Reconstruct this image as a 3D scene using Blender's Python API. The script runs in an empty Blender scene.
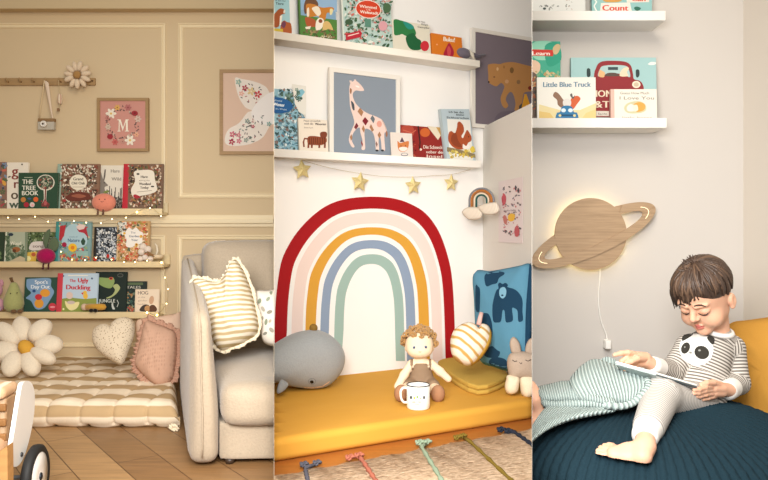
import bpy, bmesh, math, random
import numpy as np
from mathutils import Vector, Matrix, Euler
from mathutils.bvhtree import BVHTree
from mathutils.geometry import delaunay_2d_cdt, tessellate_polygon

# ------------------------------------------------------------------ camera, light, exposure
H, F, CX, CY = 0.70, 700.0, 384.0, 230.0
scene = bpy.context.scene
COL = scene.collection
cam_d = bpy.data.cameras.new('camera'); cam = bpy.data.objects.new('camera', cam_d); COL.objects.link(cam)
cam.location = (0, 0, H); cam.rotation_euler = (math.pi/2, 0, 0)
cam_d.sensor_width = 36; cam_d.lens = 36*F/768; cam_d.shift_y = -10/768; cam_d.clip_start = 0.05
scene.camera = cam
scene.view_settings.view_transform = 'Standard'
scene.view_settings.look = 'None'
scene.view_settings.exposure = 0.0
scene.view_settings.gamma = 1.0
scene.view_settings.use_curve_mapping = False
scene.cycles.max_bounces = 6
scene.cycles.diffuse_bounces = 4
scene.cycles.use_denoising = True

world = bpy.data.worlds.new('world'); scene.world = world; world.use_nodes = True
bg = world.node_tree.nodes['Background']; bg.inputs[0].default_value = (1.0, 0.965, 0.92, 1); bg.inputs[1].default_value = 0.40

def area(name, loc, target, size, power, color):
    d = bpy.data.lights.new(name, 'AREA'); d.shape = 'RECTANGLE'; d.size, d.size_y = size; d.energy = power; d.color = color
    o = bpy.data.objects.new(name, d); COL.objects.link(o); o.location = loc
    o.rotation_euler = (Vector(target)-Vector(loc)).to_track_quat('-Z', 'Y').to_euler()
    return o
area('added_light_den', (0.15, 0.75, 2.1), (-1.1, 3.1, 0.7), (0.9, 0.9), 34, (1.0, 0.88, 0.71))  # warm area light added above the camera side for the den, no window
area('added_light_playroom', (-.2, 0.45, 1.05), (0.1, 3.0, 0.0), (1.0, .6), 30, (1.0, 0.99, 0.97)).data.spread = 1.9  # added neutral area light, out of view, aimed low at the nook bed
area('added_light_bedroom', (-0.1, 0.1, 1.7), (0.9, 2.2, 0.55), (1.2, 1.2), 6, (1.0, 0.98, 0.96))  # weak soft light added close to the camera for the reading corner, no window

# ------------------------------------------------------------------ frames of the three rooms
TH = math.atan(700/1266.0)
K12 = (274-CX)/F; K23 = (532-CX)/F          # the two dividers, as X = K*Y
class Frame:
    def __init__(s, o, ang, bay): s.o = Vector((o[0], o[1], 0)); s.a = ang; s.bay = bay
FA = Frame((0, 3.4), 0, 1)
FB = Frame((0, 3.154), TH, 2)
FC = Frame((0, 2.4), 0, 3)
_p0 = Vector(((483-CX)/F*3.42, 3.42)); _p1 = Vector(((532-CX)/F*2.773, 2.773))
FK = Frame(_p0, math.atan2((_p1-_p0).y, (_p1-_p0).x), 2)
def RAY(px, py): return Vector(((px-CX)/F, 1, -(py-CY)/F))
def P(px, py, Y): return Vector(((px-CX)/F*Y, Y, H-(py-CY)/F*Y))
def PIX(v): return (CX+v.x/v.y*F, CY-(v.z-H)/v.y*F)
CAM = Vector((0, 0, H))

# ------------------------------------------------------------------ materials
_mats = {}
def lin(c): c /= 255; return c/12.92 if c <= .04045 else ((c+.055)/1.055)**2.4
def rgb(h):
    h = h.lstrip('#'); return tuple(lin(int(h[i:i+2], 16)) for i in (0, 2, 4)) + (1,)
def newmat(name):
    m = bpy.data.materials.new(name); m.use_nodes = True
    return m, m.node_tree.nodes, m.node_tree.links, m.node_tree.nodes['Principled BSDF']
def mapped(N, L, scale=(1, 1, 1), rot=(0, 0, 0)):
    tc = N.new('ShaderNodeTexCoord'); mp = N.new('ShaderNodeMapping')
    mp.inputs['Scale'].default_value = scale; mp.inputs['Rotation'].default_value = rot
    L.new(tc.outputs['Object'], mp.inputs['Vector']); return mp.outputs['Vector']
def bump(N, L, b, src, strength, dist):
    bp = N.new('ShaderNodeBump'); bp.inputs['Strength'].default_value = strength; bp.inputs['Distance'].default_value = dist
    L.new(src, bp.inputs['Height']); L.new(bp.outputs['Normal'], b.inputs['Normal'])
def mix(N, L, fac, a, b):
    m = N.new('ShaderNodeMix'); m.data_type = 'RGBA'
    if hasattr(fac, 'type') or hasattr(fac, 'is_output'): L.new(fac, m.inputs[0])
    else: m.inputs[0].default_value = fac
    for i, c in ((6, a), (7, b)):
        if isinstance(c, (tuple, list)): m.inputs[i].default_value = c
        else: L.new(c, m.inputs[i])
    return m.outputs[2]
def mult(c, k): return (min(1, c[0]*k), min(1, c[1]*k), min(1, c[2]*k), 1)
def mat(hexc, kind='paint', rough=None):
    key = (hexc, kind, rough)
    if key in _mats: return _mats[key]
    m, N, L, b = newmat(kind + '_' + hexc.strip('#')); c = rgb(hexc)
    b.inputs['Base Color'].default_value = c
    b.inputs['Roughness'].default_value = .6 if rough is None else rough
    b.inputs['Specular IOR Level'].default_value = .3
    if kind in ('fabric', 'plush', 'knit'):
        b.inputs['Roughness'].default_value = .95; b.inputs['Specular IOR Level'].default_value = .1
        sc, st, di, var = {'fabric': (450, .35, .0015, .08), 'plush': (160, .6, .003, .12), 'knit': (220, .6, .003, .12)}[kind]
        n = N.new('ShaderNodeTexNoise'); n.inputs['Scale'].default_value = sc; n.inputs['Detail'].default_value = 3
        L.new(mapped(N, L), n.inputs['Vector'])
        L.new(mix(N, L, n.outputs['Fac'], mult(c, 1-var), mult(c, 1+var)), b.inputs['Base Color'])
        bump(N, L, b, n.outputs['Fac'], st, di)
        if kind == 'plush':
            b.inputs['Sheen Weight'].default_value = .25; b.inputs['Sheen Roughness'].default_value = .5
    elif kind == 'wood':
        n = N.new('ShaderNodeTexNoise'); n.inputs['Scale'].default_value = 9; n.inputs['Detail'].default_value = 6
        L.new(mapped(N, L, (1, 6, 9)), n.inputs['Vector'])
        L.new(mix(N, L, n.outputs['Fac'], mult(c, .72), mult(c, 1.22)), b.inputs['Base Color'])
        bump(N, L, b, n.outputs['Fac'], .15, .002)
    elif kind == 'wall':
        n = N.new('ShaderNodeTexNoise'); n.inputs['Scale'].default_value = 90; n.inputs['Detail'].default_value = 4
        L.new(mapped(N, L), n.inputs['Vector']); bump(N, L, b, n.outputs['Fac'], .06, .002)
        n2 = N.new('ShaderNodeTexNoise'); n2.inputs['Scale'].default_value = 1.3
        L.new(mapped(N, L), n2.inputs['Vector'])
        L.new(mix(N, L, n2.outputs['Fac'], mult(c, .97), mult(c, 1.03)), b.inputs['Base Color'])
        b.inputs['Roughness'].default_value = .8
    elif kind == 'metal':
        b.inputs['Metallic'].default_value = .8; b.inputs['Roughness'].default_value = .35
    elif kind == 'glow':
        b.inputs['Emission Color'].default_value = c; b.inputs['Emission Strength'].default_value = rough or 4
    elif kind == 'skin':
        b.inputs['Roughness'].default_value = .55; b.inputs['Subsurface Weight'].default_value = .12
        b.inputs['Subsurface Radius'].default_value = (.01, .004, .002); b.inputs['Subsurface Scale'].default_value = .6
    elif kind == 'glass':
        b.inputs['Transmission Weight'].default_value = 1; b.inputs['Roughness'].default_value = .03
    _mats[key] = m; return m
def stripe_mat(name, c1, c2, direction, period, duty=.5, off=0, soft=.04, attr=None, noise=0.0, bumps=(300, .4, .002)):
    if name in _mats: return _mats[name]
    m, N, L, b = newmat(name)
    b.inputs['Roughness'].default_value = .95; b.inputs['Specular IOR Level'].default_value = .1
    if attr:
        a = N.new('ShaderNodeAttribute'); a.attribute_name = attr; s = a.outputs['Fac']
    else:
        tc = N.new('ShaderNodeTexCoord'); d = N.new('ShaderNodeVectorMath'); d.operation = 'DOT_PRODUCT'
        L.new(tc.outputs['Object'], d.inputs[0]); d.inputs[1].default_value = Vector(direction).normalized(); s = d.outputs['Value']
    def M(op, a, v):
        q = N.new('ShaderNodeMath'); q.operation = op
        if isinstance(a, (int, float)): q.inputs[0].default_value = a
        else: L.new(a, q.inputs[0])
        if isinstance(v, (int, float)): q.inputs[1].default_value = v
        else: L.new(v, q.inputs[1])
        return q.outputs[0]
    if noise:
        nn = N.new('ShaderNodeTexNoise'); nn.inputs['Scale'].default_value = 12; L.new(mapped(N, L), nn.inputs['Vector'])
        s = M('ADD', s, M('MULTIPLY', M('SUBTRACT', nn.outputs['Fac'], .5), noise))
    f = M('FRACT', M('ADD', M('DIVIDE', s, period), off + 100), 0)
    tri = M('ABSOLUTE', M('SUBTRACT', f, .5), 0)          # 0 centre of band .. .5
    mr = N.new('ShaderNodeMapRange'); L.new(tri, mr.inputs[0])
    mr.inputs[1].default_value = duty/2-soft; mr.inputs[2].default_value = duty/2+soft
    n = N.new('ShaderNodeTexNoise'); n.inputs['Scale'].default_value = bumps[0]; n.inputs['Detail'].default_value = 2
    L.new(mapped(N, L), n.inputs['Vector']); bump(N, L, b, n.outputs['Fac'], bumps[1], bumps[2])
    L.new(mix(N, L, mr.outputs[0], rgb(c1), rgb(c2)), b.inputs['Base Color'])
    _mats[name] = m; return m

# ------------------------------------------------------------------ things and mesh building
ALL = []       # (object, bay)
class Thing:
    """an Empty at the thing's base; local x along the wall, -y into the room, z up"""
    def __init__(s, name, label, cat, frame=None, loc=(0, 0, 0), rot=(0, 0, 0), group=None, bay=None, kind=None, px=None):
        o = bpy.data.objects.new(name, None); COL.objects.link(o); o.empty_display_size = .05
        ang = frame.a if frame else 0
        o.location = loc; o.rotation_euler = (rot[0], rot[1], ang+rot[2])
        s.o = o; s.bay = bay or (frame.bay if frame else 0)
        s.mw = Matrix.Translation(Vector(loc)) @ Euler((rot[0], rot[1], ang+rot[2])).to_matrix().to_4x4()
        s.inv = s.mw.inverted(); s.c = s.inv @ CAM
        if label: o['label'] = label
        if cat: o['category'] = cat
        if group: o['group'] = group
        if kind: o['kind'] = kind
    def hit(s, px, py, y=0.0, axis=1):
        d = s.inv.to_3x3() @ RAY(px, py); t = (y-s.c[axis])/d[axis]; return s.c + d*t
    def local(s, w): return s.inv @ Vector(w)
def wallpt(fr, px, py, off=0.0):
    """world point where the pixel ray meets the plane parallel to the frame's wall, off metres in front"""
    n = Vector((math.sin(fr.a), -math.cos(fr.a), 0)); q = fr.o + n*off; d = RAY(px, py)
    t = n.dot(q-CAM)/n.dot(d); return CAM + d*t
class MB:
    def __init__(s): s.v = []; s.f = []; s.m = []; s.sm = []; s.mats = []; s.attr = None
    def mi(s, m):
        if m not in s.mats: s.mats.append(m)
        return s.mats.index(m)
    def add(s, vs, fs, m, smooth=False):
        b = len(s.v); i = s.mi(m); s.v += [tuple(v) for v in vs]
        for f in fs: s.f.append([b+k for k in f]); s.m.append(i); s.sm.append(smooth)
        return s
    def box(s, a, b, m, bev=0.0):
        x0, y0, z0 = (min(a[i], b[i]) for i in range(3)); x1, y1, z1 = (max(a[i], b[i]) for i in range(3))
        if bev <= 0:
            vs = [(x, y, z) for z in (z0, z1) for y in (y0, y1) for x in (x0, x1)]
            return s.add(vs, [(0, 2, 3, 1), (4, 5, 7, 6), (0, 1, 5, 4), (2, 6, 7, 3), (0, 4, 6, 2), (1, 3, 7, 5)], m)
        bm = bmesh.new(); bmesh.ops.create_cube(bm, size=1)
        for v in bm.verts: v.co = ((x0+x1)/2+v.co.x*(x1-x0), (y0+y1)/2+v.co.y*(y1-y0), (z0+z1)/2+v.co.z*(z1-z0))
        bmesh.ops.bevel(bm, geom=bm.edges[:], offset=bev, segments=3, profile=.6, affect='EDGES')
        bm.verts.index_update(); s.add([v.co[:] for v in bm.verts], [[v.index for v in f.verts] for f in bm.faces], m, True); bm.free(); return s
    def prism(s, pts, y0, y1, m, axis=1):
        """pts: 2D outline in the two other axes; extruded along axis"""
        n = len(pts)
        def mk(p, d): return {1: (p[0], d, p[1]), 2: (p[0], p[1], d), 0: (d, p[0], p[1])}[axis]
        vs = [mk(p, y0) for p in pts] + [mk(p, y1) for p in pts]
        return s.add(vs, [list(range(n)), list(range(2*n-1, n-1, -1))] + [(i, i+n, (i+1) % n+n, (i+1) % n) for i in range(n)], m)
    def lathe(s, prof, m, center=(0, 0, 0), n=32, mx=None, cap=True):
        vs = []; fs = []
        for r, z in prof:
            for i in range(n): a = 2*math.pi*i/n; vs.append(Vector((r*math.cos(a), r*math.sin(a), z)))
        for j in range(len(prof)-1):
            for i in range(n): fs.append((j*n+i, j*n+(i+1) % n, (j+1)*n+(i+1) % n, (j+1)*n+i))
        if cap:
            fs.append(list(range(n))[::-1]); fs.append([(len(prof)-1)*n+i for i in range(n)])
        if mx: vs = [mx @ v for v in vs]
        return s.add([v+Vector(center) for v in vs], fs, m, True)
    def tube(s, pts, r, m, n=8, closed=False, ry=None):
        pts = [Vector(p) for p in pts]; R = r if isinstance(r, (list, tuple)) else [r]*len(pts); vs = []; fs = []
        N_ = len(pts)
        prev = None
        for i, p in enumerate(pts):
            if closed: t = pts[(i+1) % N_]-pts[i-1]
            else: t = pts[min(i+1, N_-1)]-pts[max(i-1, 0)]
            t.normalize()
            if prev is None: a = Vector((0, 0, 1)) if abs(t.z) < .9 else Vector((1, 0, 0)); a = (a - t*a.dot(t)).normalized()
            else: a = (prev - t*prev.dot(t)).normalized()
            prev = a; b_ = t.cross(a)
            for k in range(n): q = 2*math.pi*k/n; vs.append(p + (a*math.cos(q)+b_*math.sin(q)*(ry or 1))*R[i])
        M_ = N_ if closed else N_-1
        for i in range(M_):
            j = (i+1) % N_
            for k in range(n): fs.append((i*n+k, i*n+(k+1) % n, j*n+(k+1) % n, j*n+k))
        if not closed: fs.append(list(range(n))[::-1]); fs.append([(N_-1)*n+k for k in range(n)])
        return s.add(vs, fs, m, True)
    def ball(s, c, r, m, seg=16, mx=None):
        r = r if isinstance(r, (tuple, list)) else (r, r, r); vs = []; fs = []; rings = max(6, seg//2)
        for j in range(1, rings):
            th = math.pi*j/rings
            for i in range(seg): a = 2*math.pi*i/seg; vs.append(Vector((r[0]*math.sin(th)*math.cos(a), r[1]*math.sin(th)*math.sin(a), r[2]*math.cos(th))))
        top = len(vs); vs.append(Vector((0, 0, r[2]))); vs.append(Vector((0, 0, -r[2])))
        for j in range(rings-2):
            for i in range(seg): fs.append((j*seg+i, (j+1)*seg+i, (j+1)*seg+(i+1) % seg, j*seg+(i+1) % seg))
        for i in range(seg): fs.append((top, i, (i+1) % seg)); fs.append((top+1, (rings-2)*seg+(i+1) % seg, (rings-2)*seg+i))
        if mx: vs = [mx @ v for v in vs]
        return s.add([v+Vector(c) for v in vs], fs, m, True)
    def inflate(s, outline, center, tf, tb, m, rings=9, puff=.5, wr=None, y=0.0):
        """a cushion: 2D outline (x,z), star shaped about center; thickness tf towards the room (-y), tb behind"""
        n = len(outline); vs = []; fs = []; cx, cz = center
        def layer(sign, t):
            base = len(vs)
            for j in range(rings):
                k = 1-j/rings; hgt = t*(1-k**2.4)**puff
                for i, (x, z) in enumerate(outline):
                    w = wr(i/n, k) if wr else 0
                    vs.append((cx+(x-cx)*k, y+sign*(hgt+w), cz+(z-cz)*k))
            vs.append((cx, y+sign*t, cz))
            for j in range(rings-1):
                for i in range(n):
                    q = (base+j*n+i, base+j*n+(i+1) % n, base+(j+1)*n+(i+1) % n, base+(j+1)*n+i); fs.append(q if sign < 0 else q[::-1])
            c = base+rings*n
            for i in range(n):
                q = (base+(rings-1)*n+i, base+(rings-1)*n+(i+1) % n, c); fs.append(q if sign < 0 else q[::-1])
            return base
        a = layer(-1, tf); b = layer(1, tb)
        # both outer rings coincide: weld
        mp = {b+i: a+i for i in range(n)}
        fs = [[mp.get(k, k) for k in f] for f in fs]
        return s.add(vs, fs, m, True)
    def patch(s, grid, m, nu=24, nv=24, thick=0.004):
        """Catmull-Rom sheet through a control grid of points, given some thickness"""
        g = [[Vector(p) for p in row] for row in grid]
        def cr(p, t):
            n = len(p)-1; x = t*n; i = min(int(x), n-1); f = x-i
            a, b, c, d = p[max(i-1, 0)], p[i], p[i+1], p[min(i+2, n)]
            return .5*((2*b)+(c-a)*f+(2*a-5*b+4*c-d)*f*f+(3*b-a-3*c+d)*f**3)
        pts = [[cr([cr(row, u/nu) for row in g], v/nv) for u in range(nu+1)] for v in range(nv+1)]
        W = nu+1; vs = []
        nrm = [[(pts[j][min(i+1, nu)]-pts[j][max(i-1, 0)]).cross(pts[min(j+1, nv)][i]-pts[max(j-1, 0)][i]).normalized() for i in range(W)] for j in range(nv+1)]
        for j in range(nv+1):
            for i in range(W): vs.append(pts[j][i]+nrm[j][i]*thick/2)
        for j in range(nv+1):
            for i in range(W): vs.append(pts[j][i]-nrm[j][i]*thick/2)
        o = W*(nv+1); fs = []
        for j in range(nv):
            for i in range(nu):
                a = j*W+i; fs.append((a, a+1, a+W+1, a+W)); fs.append((o+a, o+a+W, o+a+W+1, o+a+1))
        for i in range(nu): fs.append((i, o+i, o+i+1, i+1)); a = nv*W+i; fs.append((a, a+1, o+a+1, o+a))
        for j in range(nv): a = j*W; fs.append((a, a+W, o+a+W, o+a)); a = j*W+nu; fs.append((a, o+a, o+a+W, a+W))
        return s.add(vs, fs, m, True)
    def decal(s, outline_px, bvh, off, m, step=2.0, mw=None, inv=None):
        """a patch with the given outline as seen in the photo, laid onto a real surface"""
        pts = [Vector(p) for p in dens(outline_px, step)]; n = len(pts)
        xs = [p.x for p in pts]; ys = [p.y for p in pts]; inner = []
        x = min(xs)
        while x < max(xs):
            y = min(ys)
            while y < max(ys):
                if inside((x, y), outline_px, .35*step): inner.append(Vector((x, y)))
                y += step
            x += step
        vs, es, fs, *_ = delaunay_2d_cdt(pts+inner, [], [list(range(n))], 1, 1e-4)
        out = []
        for v in vs:
            d = RAY(v.x, v.y).normalized(); loc, nr, i, di = bvh.ray_cast(CAM, d)
            if loc is None:
                loc, nr, i, di = bvh.find_nearest(CAM+d*s.lastd) if hasattr(s, 'lastd') else (CAM+d*2, -d, 0, 2)
                di = (loc-CAM).length
            s.lastd = di; out.append(inv @ (loc - d*off))
        return s.add(out, [list(f) for f in fs], m, True)
    def build(s, name, parent=None, bay=None, label=None, cat=None, group=None, kind=None, loc=None, rotz=0, weld=False):
        me = bpy.data.meshes.new(name); me.from_pydata(s.v, [], s.f)
        for m in s.mats: me.materials.append(m)
        me.polygons.foreach_set('material_index', s.m); me.polygons.foreach_set('use_smooth', s.sm)
        if s.attr is not None:
            for k, vals in s.attr.items():
                a = me.attributes.new(k, 'FLOAT', 'POINT'); a.data.foreach_set('value', np.asarray(vals, dtype=np.float32))
        bm = bmesh.new(); bm.from_mesh(me)
        if weld: bmesh.ops.remove_doubles(bm, verts=bm.verts, dist=1e-5)
        bmesh.ops.recalc_face_normals(bm, faces=bm.faces); bm.to_mesh(me); bm.free(); me.update()
        o = bpy.data.objects.new(name, me); COL.objects.link(o)
        if parent is not None:
            po = parent.o if isinstance(parent, Thing) else parent; o.parent = po
            bay = bay or getattr(parent, 'bay', None) or next((b_ for o_, b_ in ALL if o_ == po), None)
        if loc: o.location = loc
        o.rotation_euler.z = rotz
        if label: o['label'] = label
        if cat: o['category'] = cat
        if group: o['group'] = group
        if kind: o['kind'] = kind
        ALL.append((o, bay or 0)); return o
def dens(pts, step):
    out = []
    for i in range(len(pts)):
        a = Vector(pts[i]); b = Vector(pts[(i+1) % len(pts)]); k = max(1, int((b-a).length/step))
        for j in range(k): out.append(a.lerp(b, j/k))
    return out
def inside(p, poly, marg=0):
    x, y = p; c = False; n = len(poly)
    for i in range(n):
        x1, y1 = poly[i]; x2, y2 = poly[(i+1) % n]
        if (y1 > y) != (y2 > y) and x < (x2-x1)*(y-y1)/(y2-y1)+x1: c = not c
        if marg:
            dx, dy = x2-x1, y2-y1; q = max(0, min(1, ((x-x1)*dx+(y-y1)*dy)/(dx*dx+dy*dy+1e-9)))
            if math.hypot(x-x1-q*dx, y-y1-q*dy) < marg: return False
    return c
def spline(pts, n=8, closed=True):
    """smooth outline through 2D/3D points"""
    P_ = [Vector(p) for p in pts]; N_ = len(P_); out = []
    for i in range(N_ if closed else N_-1):
        g = (lambda k: P_[k % N_]) if closed else (lambda k: P_[max(0, min(N_-1, k))])
        a, b, c, d = g(i-1), g(i), g(i+1), g(i+2)
        for j in range(n):
            f = j/n; out.append(.5*((2*b)+(c-a)*f+(2*a-5*b+4*c-d)*f*f+(3*b-a-3*c+d)*f**3))
    if not closed: out.append(P_[-1])
    return [tuple(q) for q in out]
def ell(cx, cy, rx, ry, rot=0, n=20):
    c, s_ = math.cos(math.radians(rot)), math.sin(math.radians(rot))
    return [(cx+rx*math.cos(a)*c-ry*math.sin(a)*s_, cy+rx*math.cos(a)*s_+ry*math.sin(a)*c) for a in (2*math.pi*i/n for i in range(n))]
_txt = {}
def text_geo(t):
    if t in _txt: return _txt[t]
    cu = bpy.data.curves.new('lettering', 'FONT'); cu.body = t; cu.resolution_u = 3
    o = bpy.data.objects.new('lettering', cu); COL.objects.link(o)
    me = o.to_mesh(); vs = [(v.co.x, v.co.y) for v in me.vertices]; fs = [list(p.vertices) for p in me.polygons]; o.to_mesh_clear()
    bpy.data.objects.remove(o); bpy.data.curves.remove(cu)
    w = max([v[0] for v in vs] or [1]); _txt[t] = (vs, fs, w); return _txt[t]
def line_poly(pts, w):
    """a ribbon of width w around a polyline, one polygon"""
    P_ = [Vector(p) for p in pts]; l = []; r = []
    for i, p in enumerate(P_):
        t = (P_[min(i+1, len(P_)-1)]-P_[max(i-1, 0)]); t = t.normalized() if t.length else Vector((1, 0)); n = Vector((-t.y, t.x))*w/2
        l.append(tuple(p+n)); r.append(tuple(p-n))
    return l, r
def art(mb, T, shapes, y=0.0, kind='paint', step=-.00003):
    """printed artwork on the local plane y of thing T, drawn in photo pixels"""
    lay = y-.0003
    def putpoly(poly, m, step=step):
        nonlocal lay; lay += step
        mb.add([T.hit(px, py, lay) for px, py in poly], [list(range(len(poly)))], m)
    for sh in shapes:
        k = sh[0]; 
        if k == 'scat':
            _, cols, (x0, y0, x1, y1), n, size, seed = sh[:6]; R = random.Random(seed)
            if n > 100: n = int(n*1.6); size *= .8
            hole = sh[6] if len(sh) > 6 else None
            for _i in range(n):
                x = R.uniform(x0+size*.55, x1-size*.55); yy = R.uniform(y0+size*.6, y1-size*.6)
                if hole and ((x-hole[0])/hole[2])**2+((yy-hole[1])/hole[3])**2 < 1: continue
                c = R.choice(cols); rr = size*R.uniform(.5, 1); kind_ = R.random()
                if kind_ < .55: putpoly(ell(x, yy, rr, rr*R.uniform(.3, .6), R.uniform(0, 180), 8), mat(c, kind), -.000005)
                elif kind_ < .8:
                    ro = R.uniform(0, 72)
                    for q in range(5):
                        a = math.radians(ro+72*q); putpoly(ell(x+rr*.55*math.cos(a), yy+rr*.55*math.sin(a), rr*.42, rr*.3, math.degrees(a), 6), mat(c, kind), -.000005)
                else: putpoly(ell(x, yy, rr*.6, rr*.6, 0, 8), mat(c, kind), -.000005)
            continue
        m = mat(sh[1], kind)
        if k == 'poly': putpoly(sh[2], m)
        elif k == 'spl': putpoly(spline(sh[2], 5), m)
        elif k == 'ell': putpoly(ell(*sh[2:]), m)
        elif k == 'rect': x0, y0, x1, y1 = sh[2:6]; putpoly([(x0, y0), (x1, y0), (x1, y1), (x0, y1)], m)
        elif k == 'line':
            l, r = line_poly(sh[2], sh[3]); lay += step; n = len(l)
            vs = [T.hit(px, py, lay) for px, py in l+r]; mb.add(vs, [(i, i+1, n+i+1, n+i) for i in range(n-1)], m)
        elif k == 'txt':
            _, c, s, x, yy, h = sh[:6]; slope = sh[6] if len(sh) > 6 else 0; wd = sh[7] if len(sh) > 7 else None
            bold = sh[8] if len(sh) > 8 else .0
            vs, fs, w = text_geo(s); sy = h/.7; sx = wd/w if wd else sy
            for dx in ((0, bold) if bold else (0,)):
                lay += step
                mb.add([T.hit(x+dx+vx*sx, yy-vy*sy+(vx*sx)*slope, lay) for vx, vy in vs], fs, m)
def wallbox(fr, x0, x1, y0, y1, o0, o1, T):
    """corners in T-local space of a wall-parallel box, px rectangle measured at its front plane o1"""
    a = T.local(wallpt(fr, x0, y0, o1)); b = T.local(wallpt(fr, x1, y1, o1))
    d = abs(o1-o0); return (a.x, a.y, a.z), (b.x, a.y+d, b.z)
# ------------------------------------------------------------------ soft bodies grown from signed distances
class SDF:
    def __init__(s, lo, hi, h):
        s.lo = np.array(lo, float); s.h = h; s.n = tuple(int(math.ceil((hi[i]-lo[i])/h))+1 for i in range(3))
        s.phi = np.full(s.n, .05, np.float32)
    def sub(s, lo, hi):
        i0 = [max(0, int((lo[k]-s.lo[k])/s.h)) for k in range(3)]; i1 = [min(s.n[k], int((hi[k]-s.lo[k])/s.h)+2) for k in range(3)]
        if any(i1[k] <= i0[k] for k in range(3)): return None
        sl = tuple(slice(i0[k], i1[k]) for k in range(3))
        g = np.meshgrid(*[s.lo[k]+s.h*np.arange(i0[k], i1[k]) for k in range(3)], indexing='ij'); return sl, g
    def comb(s, sl, d, k, op):
        p = s.phi[sl]
        if op == 'u':
            if k > 0: hh = np.clip(.5+.5*(p-d)/k, 0, 1); r = p+(d-p)*hh-k*hh*(1-hh)
            else: r = np.minimum(p, d)
        else:
            d = -d
            if k > 0: hh = np.clip(.5-.5*(p-d)/k, 0, 1); r = p+(d-p)*hh+k*hh*(1-hh)
            else: r = np.maximum(p, d)
        s.phi[sl] = r
    def cap(s, a, b, ra, rb, k=.008, op='u'):
        a = np.array(a, float); b = np.array(b, float); R = max(ra, rb)+max(k, .004)*1.5+.006
        q = s.sub(np.minimum(a, b)-R, np.maximum(a, b)+R)
        if q is None: return
        sl, g = q; ab = b-a; L2 = max(ab@ab, 1e-9)
        t = np.clip(sum((g[i]-a[i])*ab[i] for i in range(3))/L2, 0, 1)
        d = np.sqrt(sum((g[i]-a[i]-t*ab[i])**2 for i in range(3)))-(ra+(rb-ra)*t)
        s.comb(sl, d, k, op)
    def chain(s, pts, rs, k=.008):
        for i in range(len(pts)-1): s.cap(pts[i], pts[i+1], rs[i], rs[i+1], k)
    def ell(s, c, r, R=None, k=.008, op='u'):
        """R: 3x3 matrix whose columns are the ellipsoid's axes"""
        c = np.array(c, float); mr = max(r)+max(k, .004)*1.5+.006; q = s.sub(c-mr, c+mr)
        if q is None: return
        sl, g = q; p = [g[i]-c[i] for i in range(3)]
        if R is not None: A = np.array(R); p = [sum(A[j, i]*p[j] for j in range(3)) for i in range(3)]
        k0 = np.sqrt(sum((p[i]/r[i])**2 for i in range(3)))+1e-9; k1 = np.sqrt(sum((p[i]/r[i]**2)**2 for i in range(3)))+1e-9
        s.comb(sl, k0*(k0-1)/k1, k, op)
    def mesh(s):
        p = s.phi; inside_ = p < 0; nx, ny, nz = [n-1 for n in p.shape]
        def C(A, d): return A[d[0]:d[0]+nx, d[1]:d[1]+ny, d[2]:d[2]+nz]
        acc = np.zeros((nx, ny, nz, 3), np.float32); cnt = np.zeros((nx, ny, nz), np.float32)
        cs = [(i, j, k) for i in (0, 1) for j in (0, 1) for k in (0, 1)]
        for a in cs:
            for ax in range(3):
                if a[ax]: continue
                b = list(a); b[ax] = 1; pa, pb = C(p, a), C(p, b); cr = C(inside_, a) != C(inside_, b)
                t = np.where(cr, pa/np.where(np.abs(pa-pb) < 1e-9, 1, pa-pb), 0)
                for q in range(3): acc[..., q] += np.where(cr, a[q]+(t if q == ax else 0), 0)
                cnt += cr
        act = cnt > 0; idx = np.full(act.shape, -1, np.int64); idx[act] = np.arange(act.sum())
        co = np.argwhere(act)+acc[act]/cnt[act][:, None]; V = s.lo+co*s.h; Fs = []
        for ax in range(3):
            o = [0, 0, 0]; o[ax] = 1; A = inside_[:-1, :-1, :-1] if False else None
            sl0 = tuple(slice(0, -1) if q == ax else slice(None) for q in range(3)); sl1 = tuple(slice(1, None) if q == ax else slice(None) for q in range(3))
            ch = inside_[sl0] != inside_[sl1]; e = np.argwhere(ch); b, c = (ax+1) % 3, (ax+2) % 3
            ok = (e[:, b] > 0) & (e[:, c] > 0) & (e[:, b] < act.shape[b]) & (e[:, c] < act.shape[c]); e = e[ok]
            def I(db, dc): q = e.copy(); q[:, b] += db; q[:, c] += dc; return idx[q[:, 0], q[:, 1], q[:, 2]]
            quad = np.stack([I(-1, -1), I(0, -1), I(0, 0), I(-1, 0)], 1)
            fl = inside_[sl0][e[:, 0], e[:, 1], e[:, 2]]; quad[~fl] = quad[~fl][:, ::-1]; Fs.append(quad)
        Fq = np.concatenate(Fs); Fq = Fq[(Fq >= 0).all(1)]
        # a little smoothing
        for _ in range(2):
            S = np.zeros_like(V); c = np.zeros(len(V))
            for q in range(4): np.add.at(S, Fq[:, q], V[Fq[:, (q+1) % 4]]+V[Fq[:, q-1]]); np.add.at(c, Fq[:, q], 2)
            V = .5*V+.5*S/np.maximum(c, 1)[:, None]
        return V, Fq
def sdf_add(mb, sd, m, T=None, colour=None):
    """adds the soft body (world coordinates) to mb; colour(centre)->material or None"""
    V, Fq = sd.mesh(); b = len(mb.v); i0 = mb.mi(m)
    pts = [T.inv @ Vector(v) for v in V] if T else [Vector(v) for v in V]
    mb.v += [tuple(p) for p in pts]
    for f in Fq.tolist():
        mm = m
        if colour:
            c = (V[f[0]]+V[f[1]]+V[f[2]]+V[f[3]])/4; mm = colour(c) or m
        mb.f.append([b+k for k in f]); mb.m.append(mb.mi(mm)); mb.sm.append(True)
    return V, Fq
def bvh_of(V, Fq): return BVHTree.FromPolygons([tuple(v) for v in V], [tuple(f) for f in Fq])
def bvh_mb(mb, T): return BVHTree.FromPolygons([tuple(T.mw @ Vector(v)) for v in mb.v], mb.f)
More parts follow.
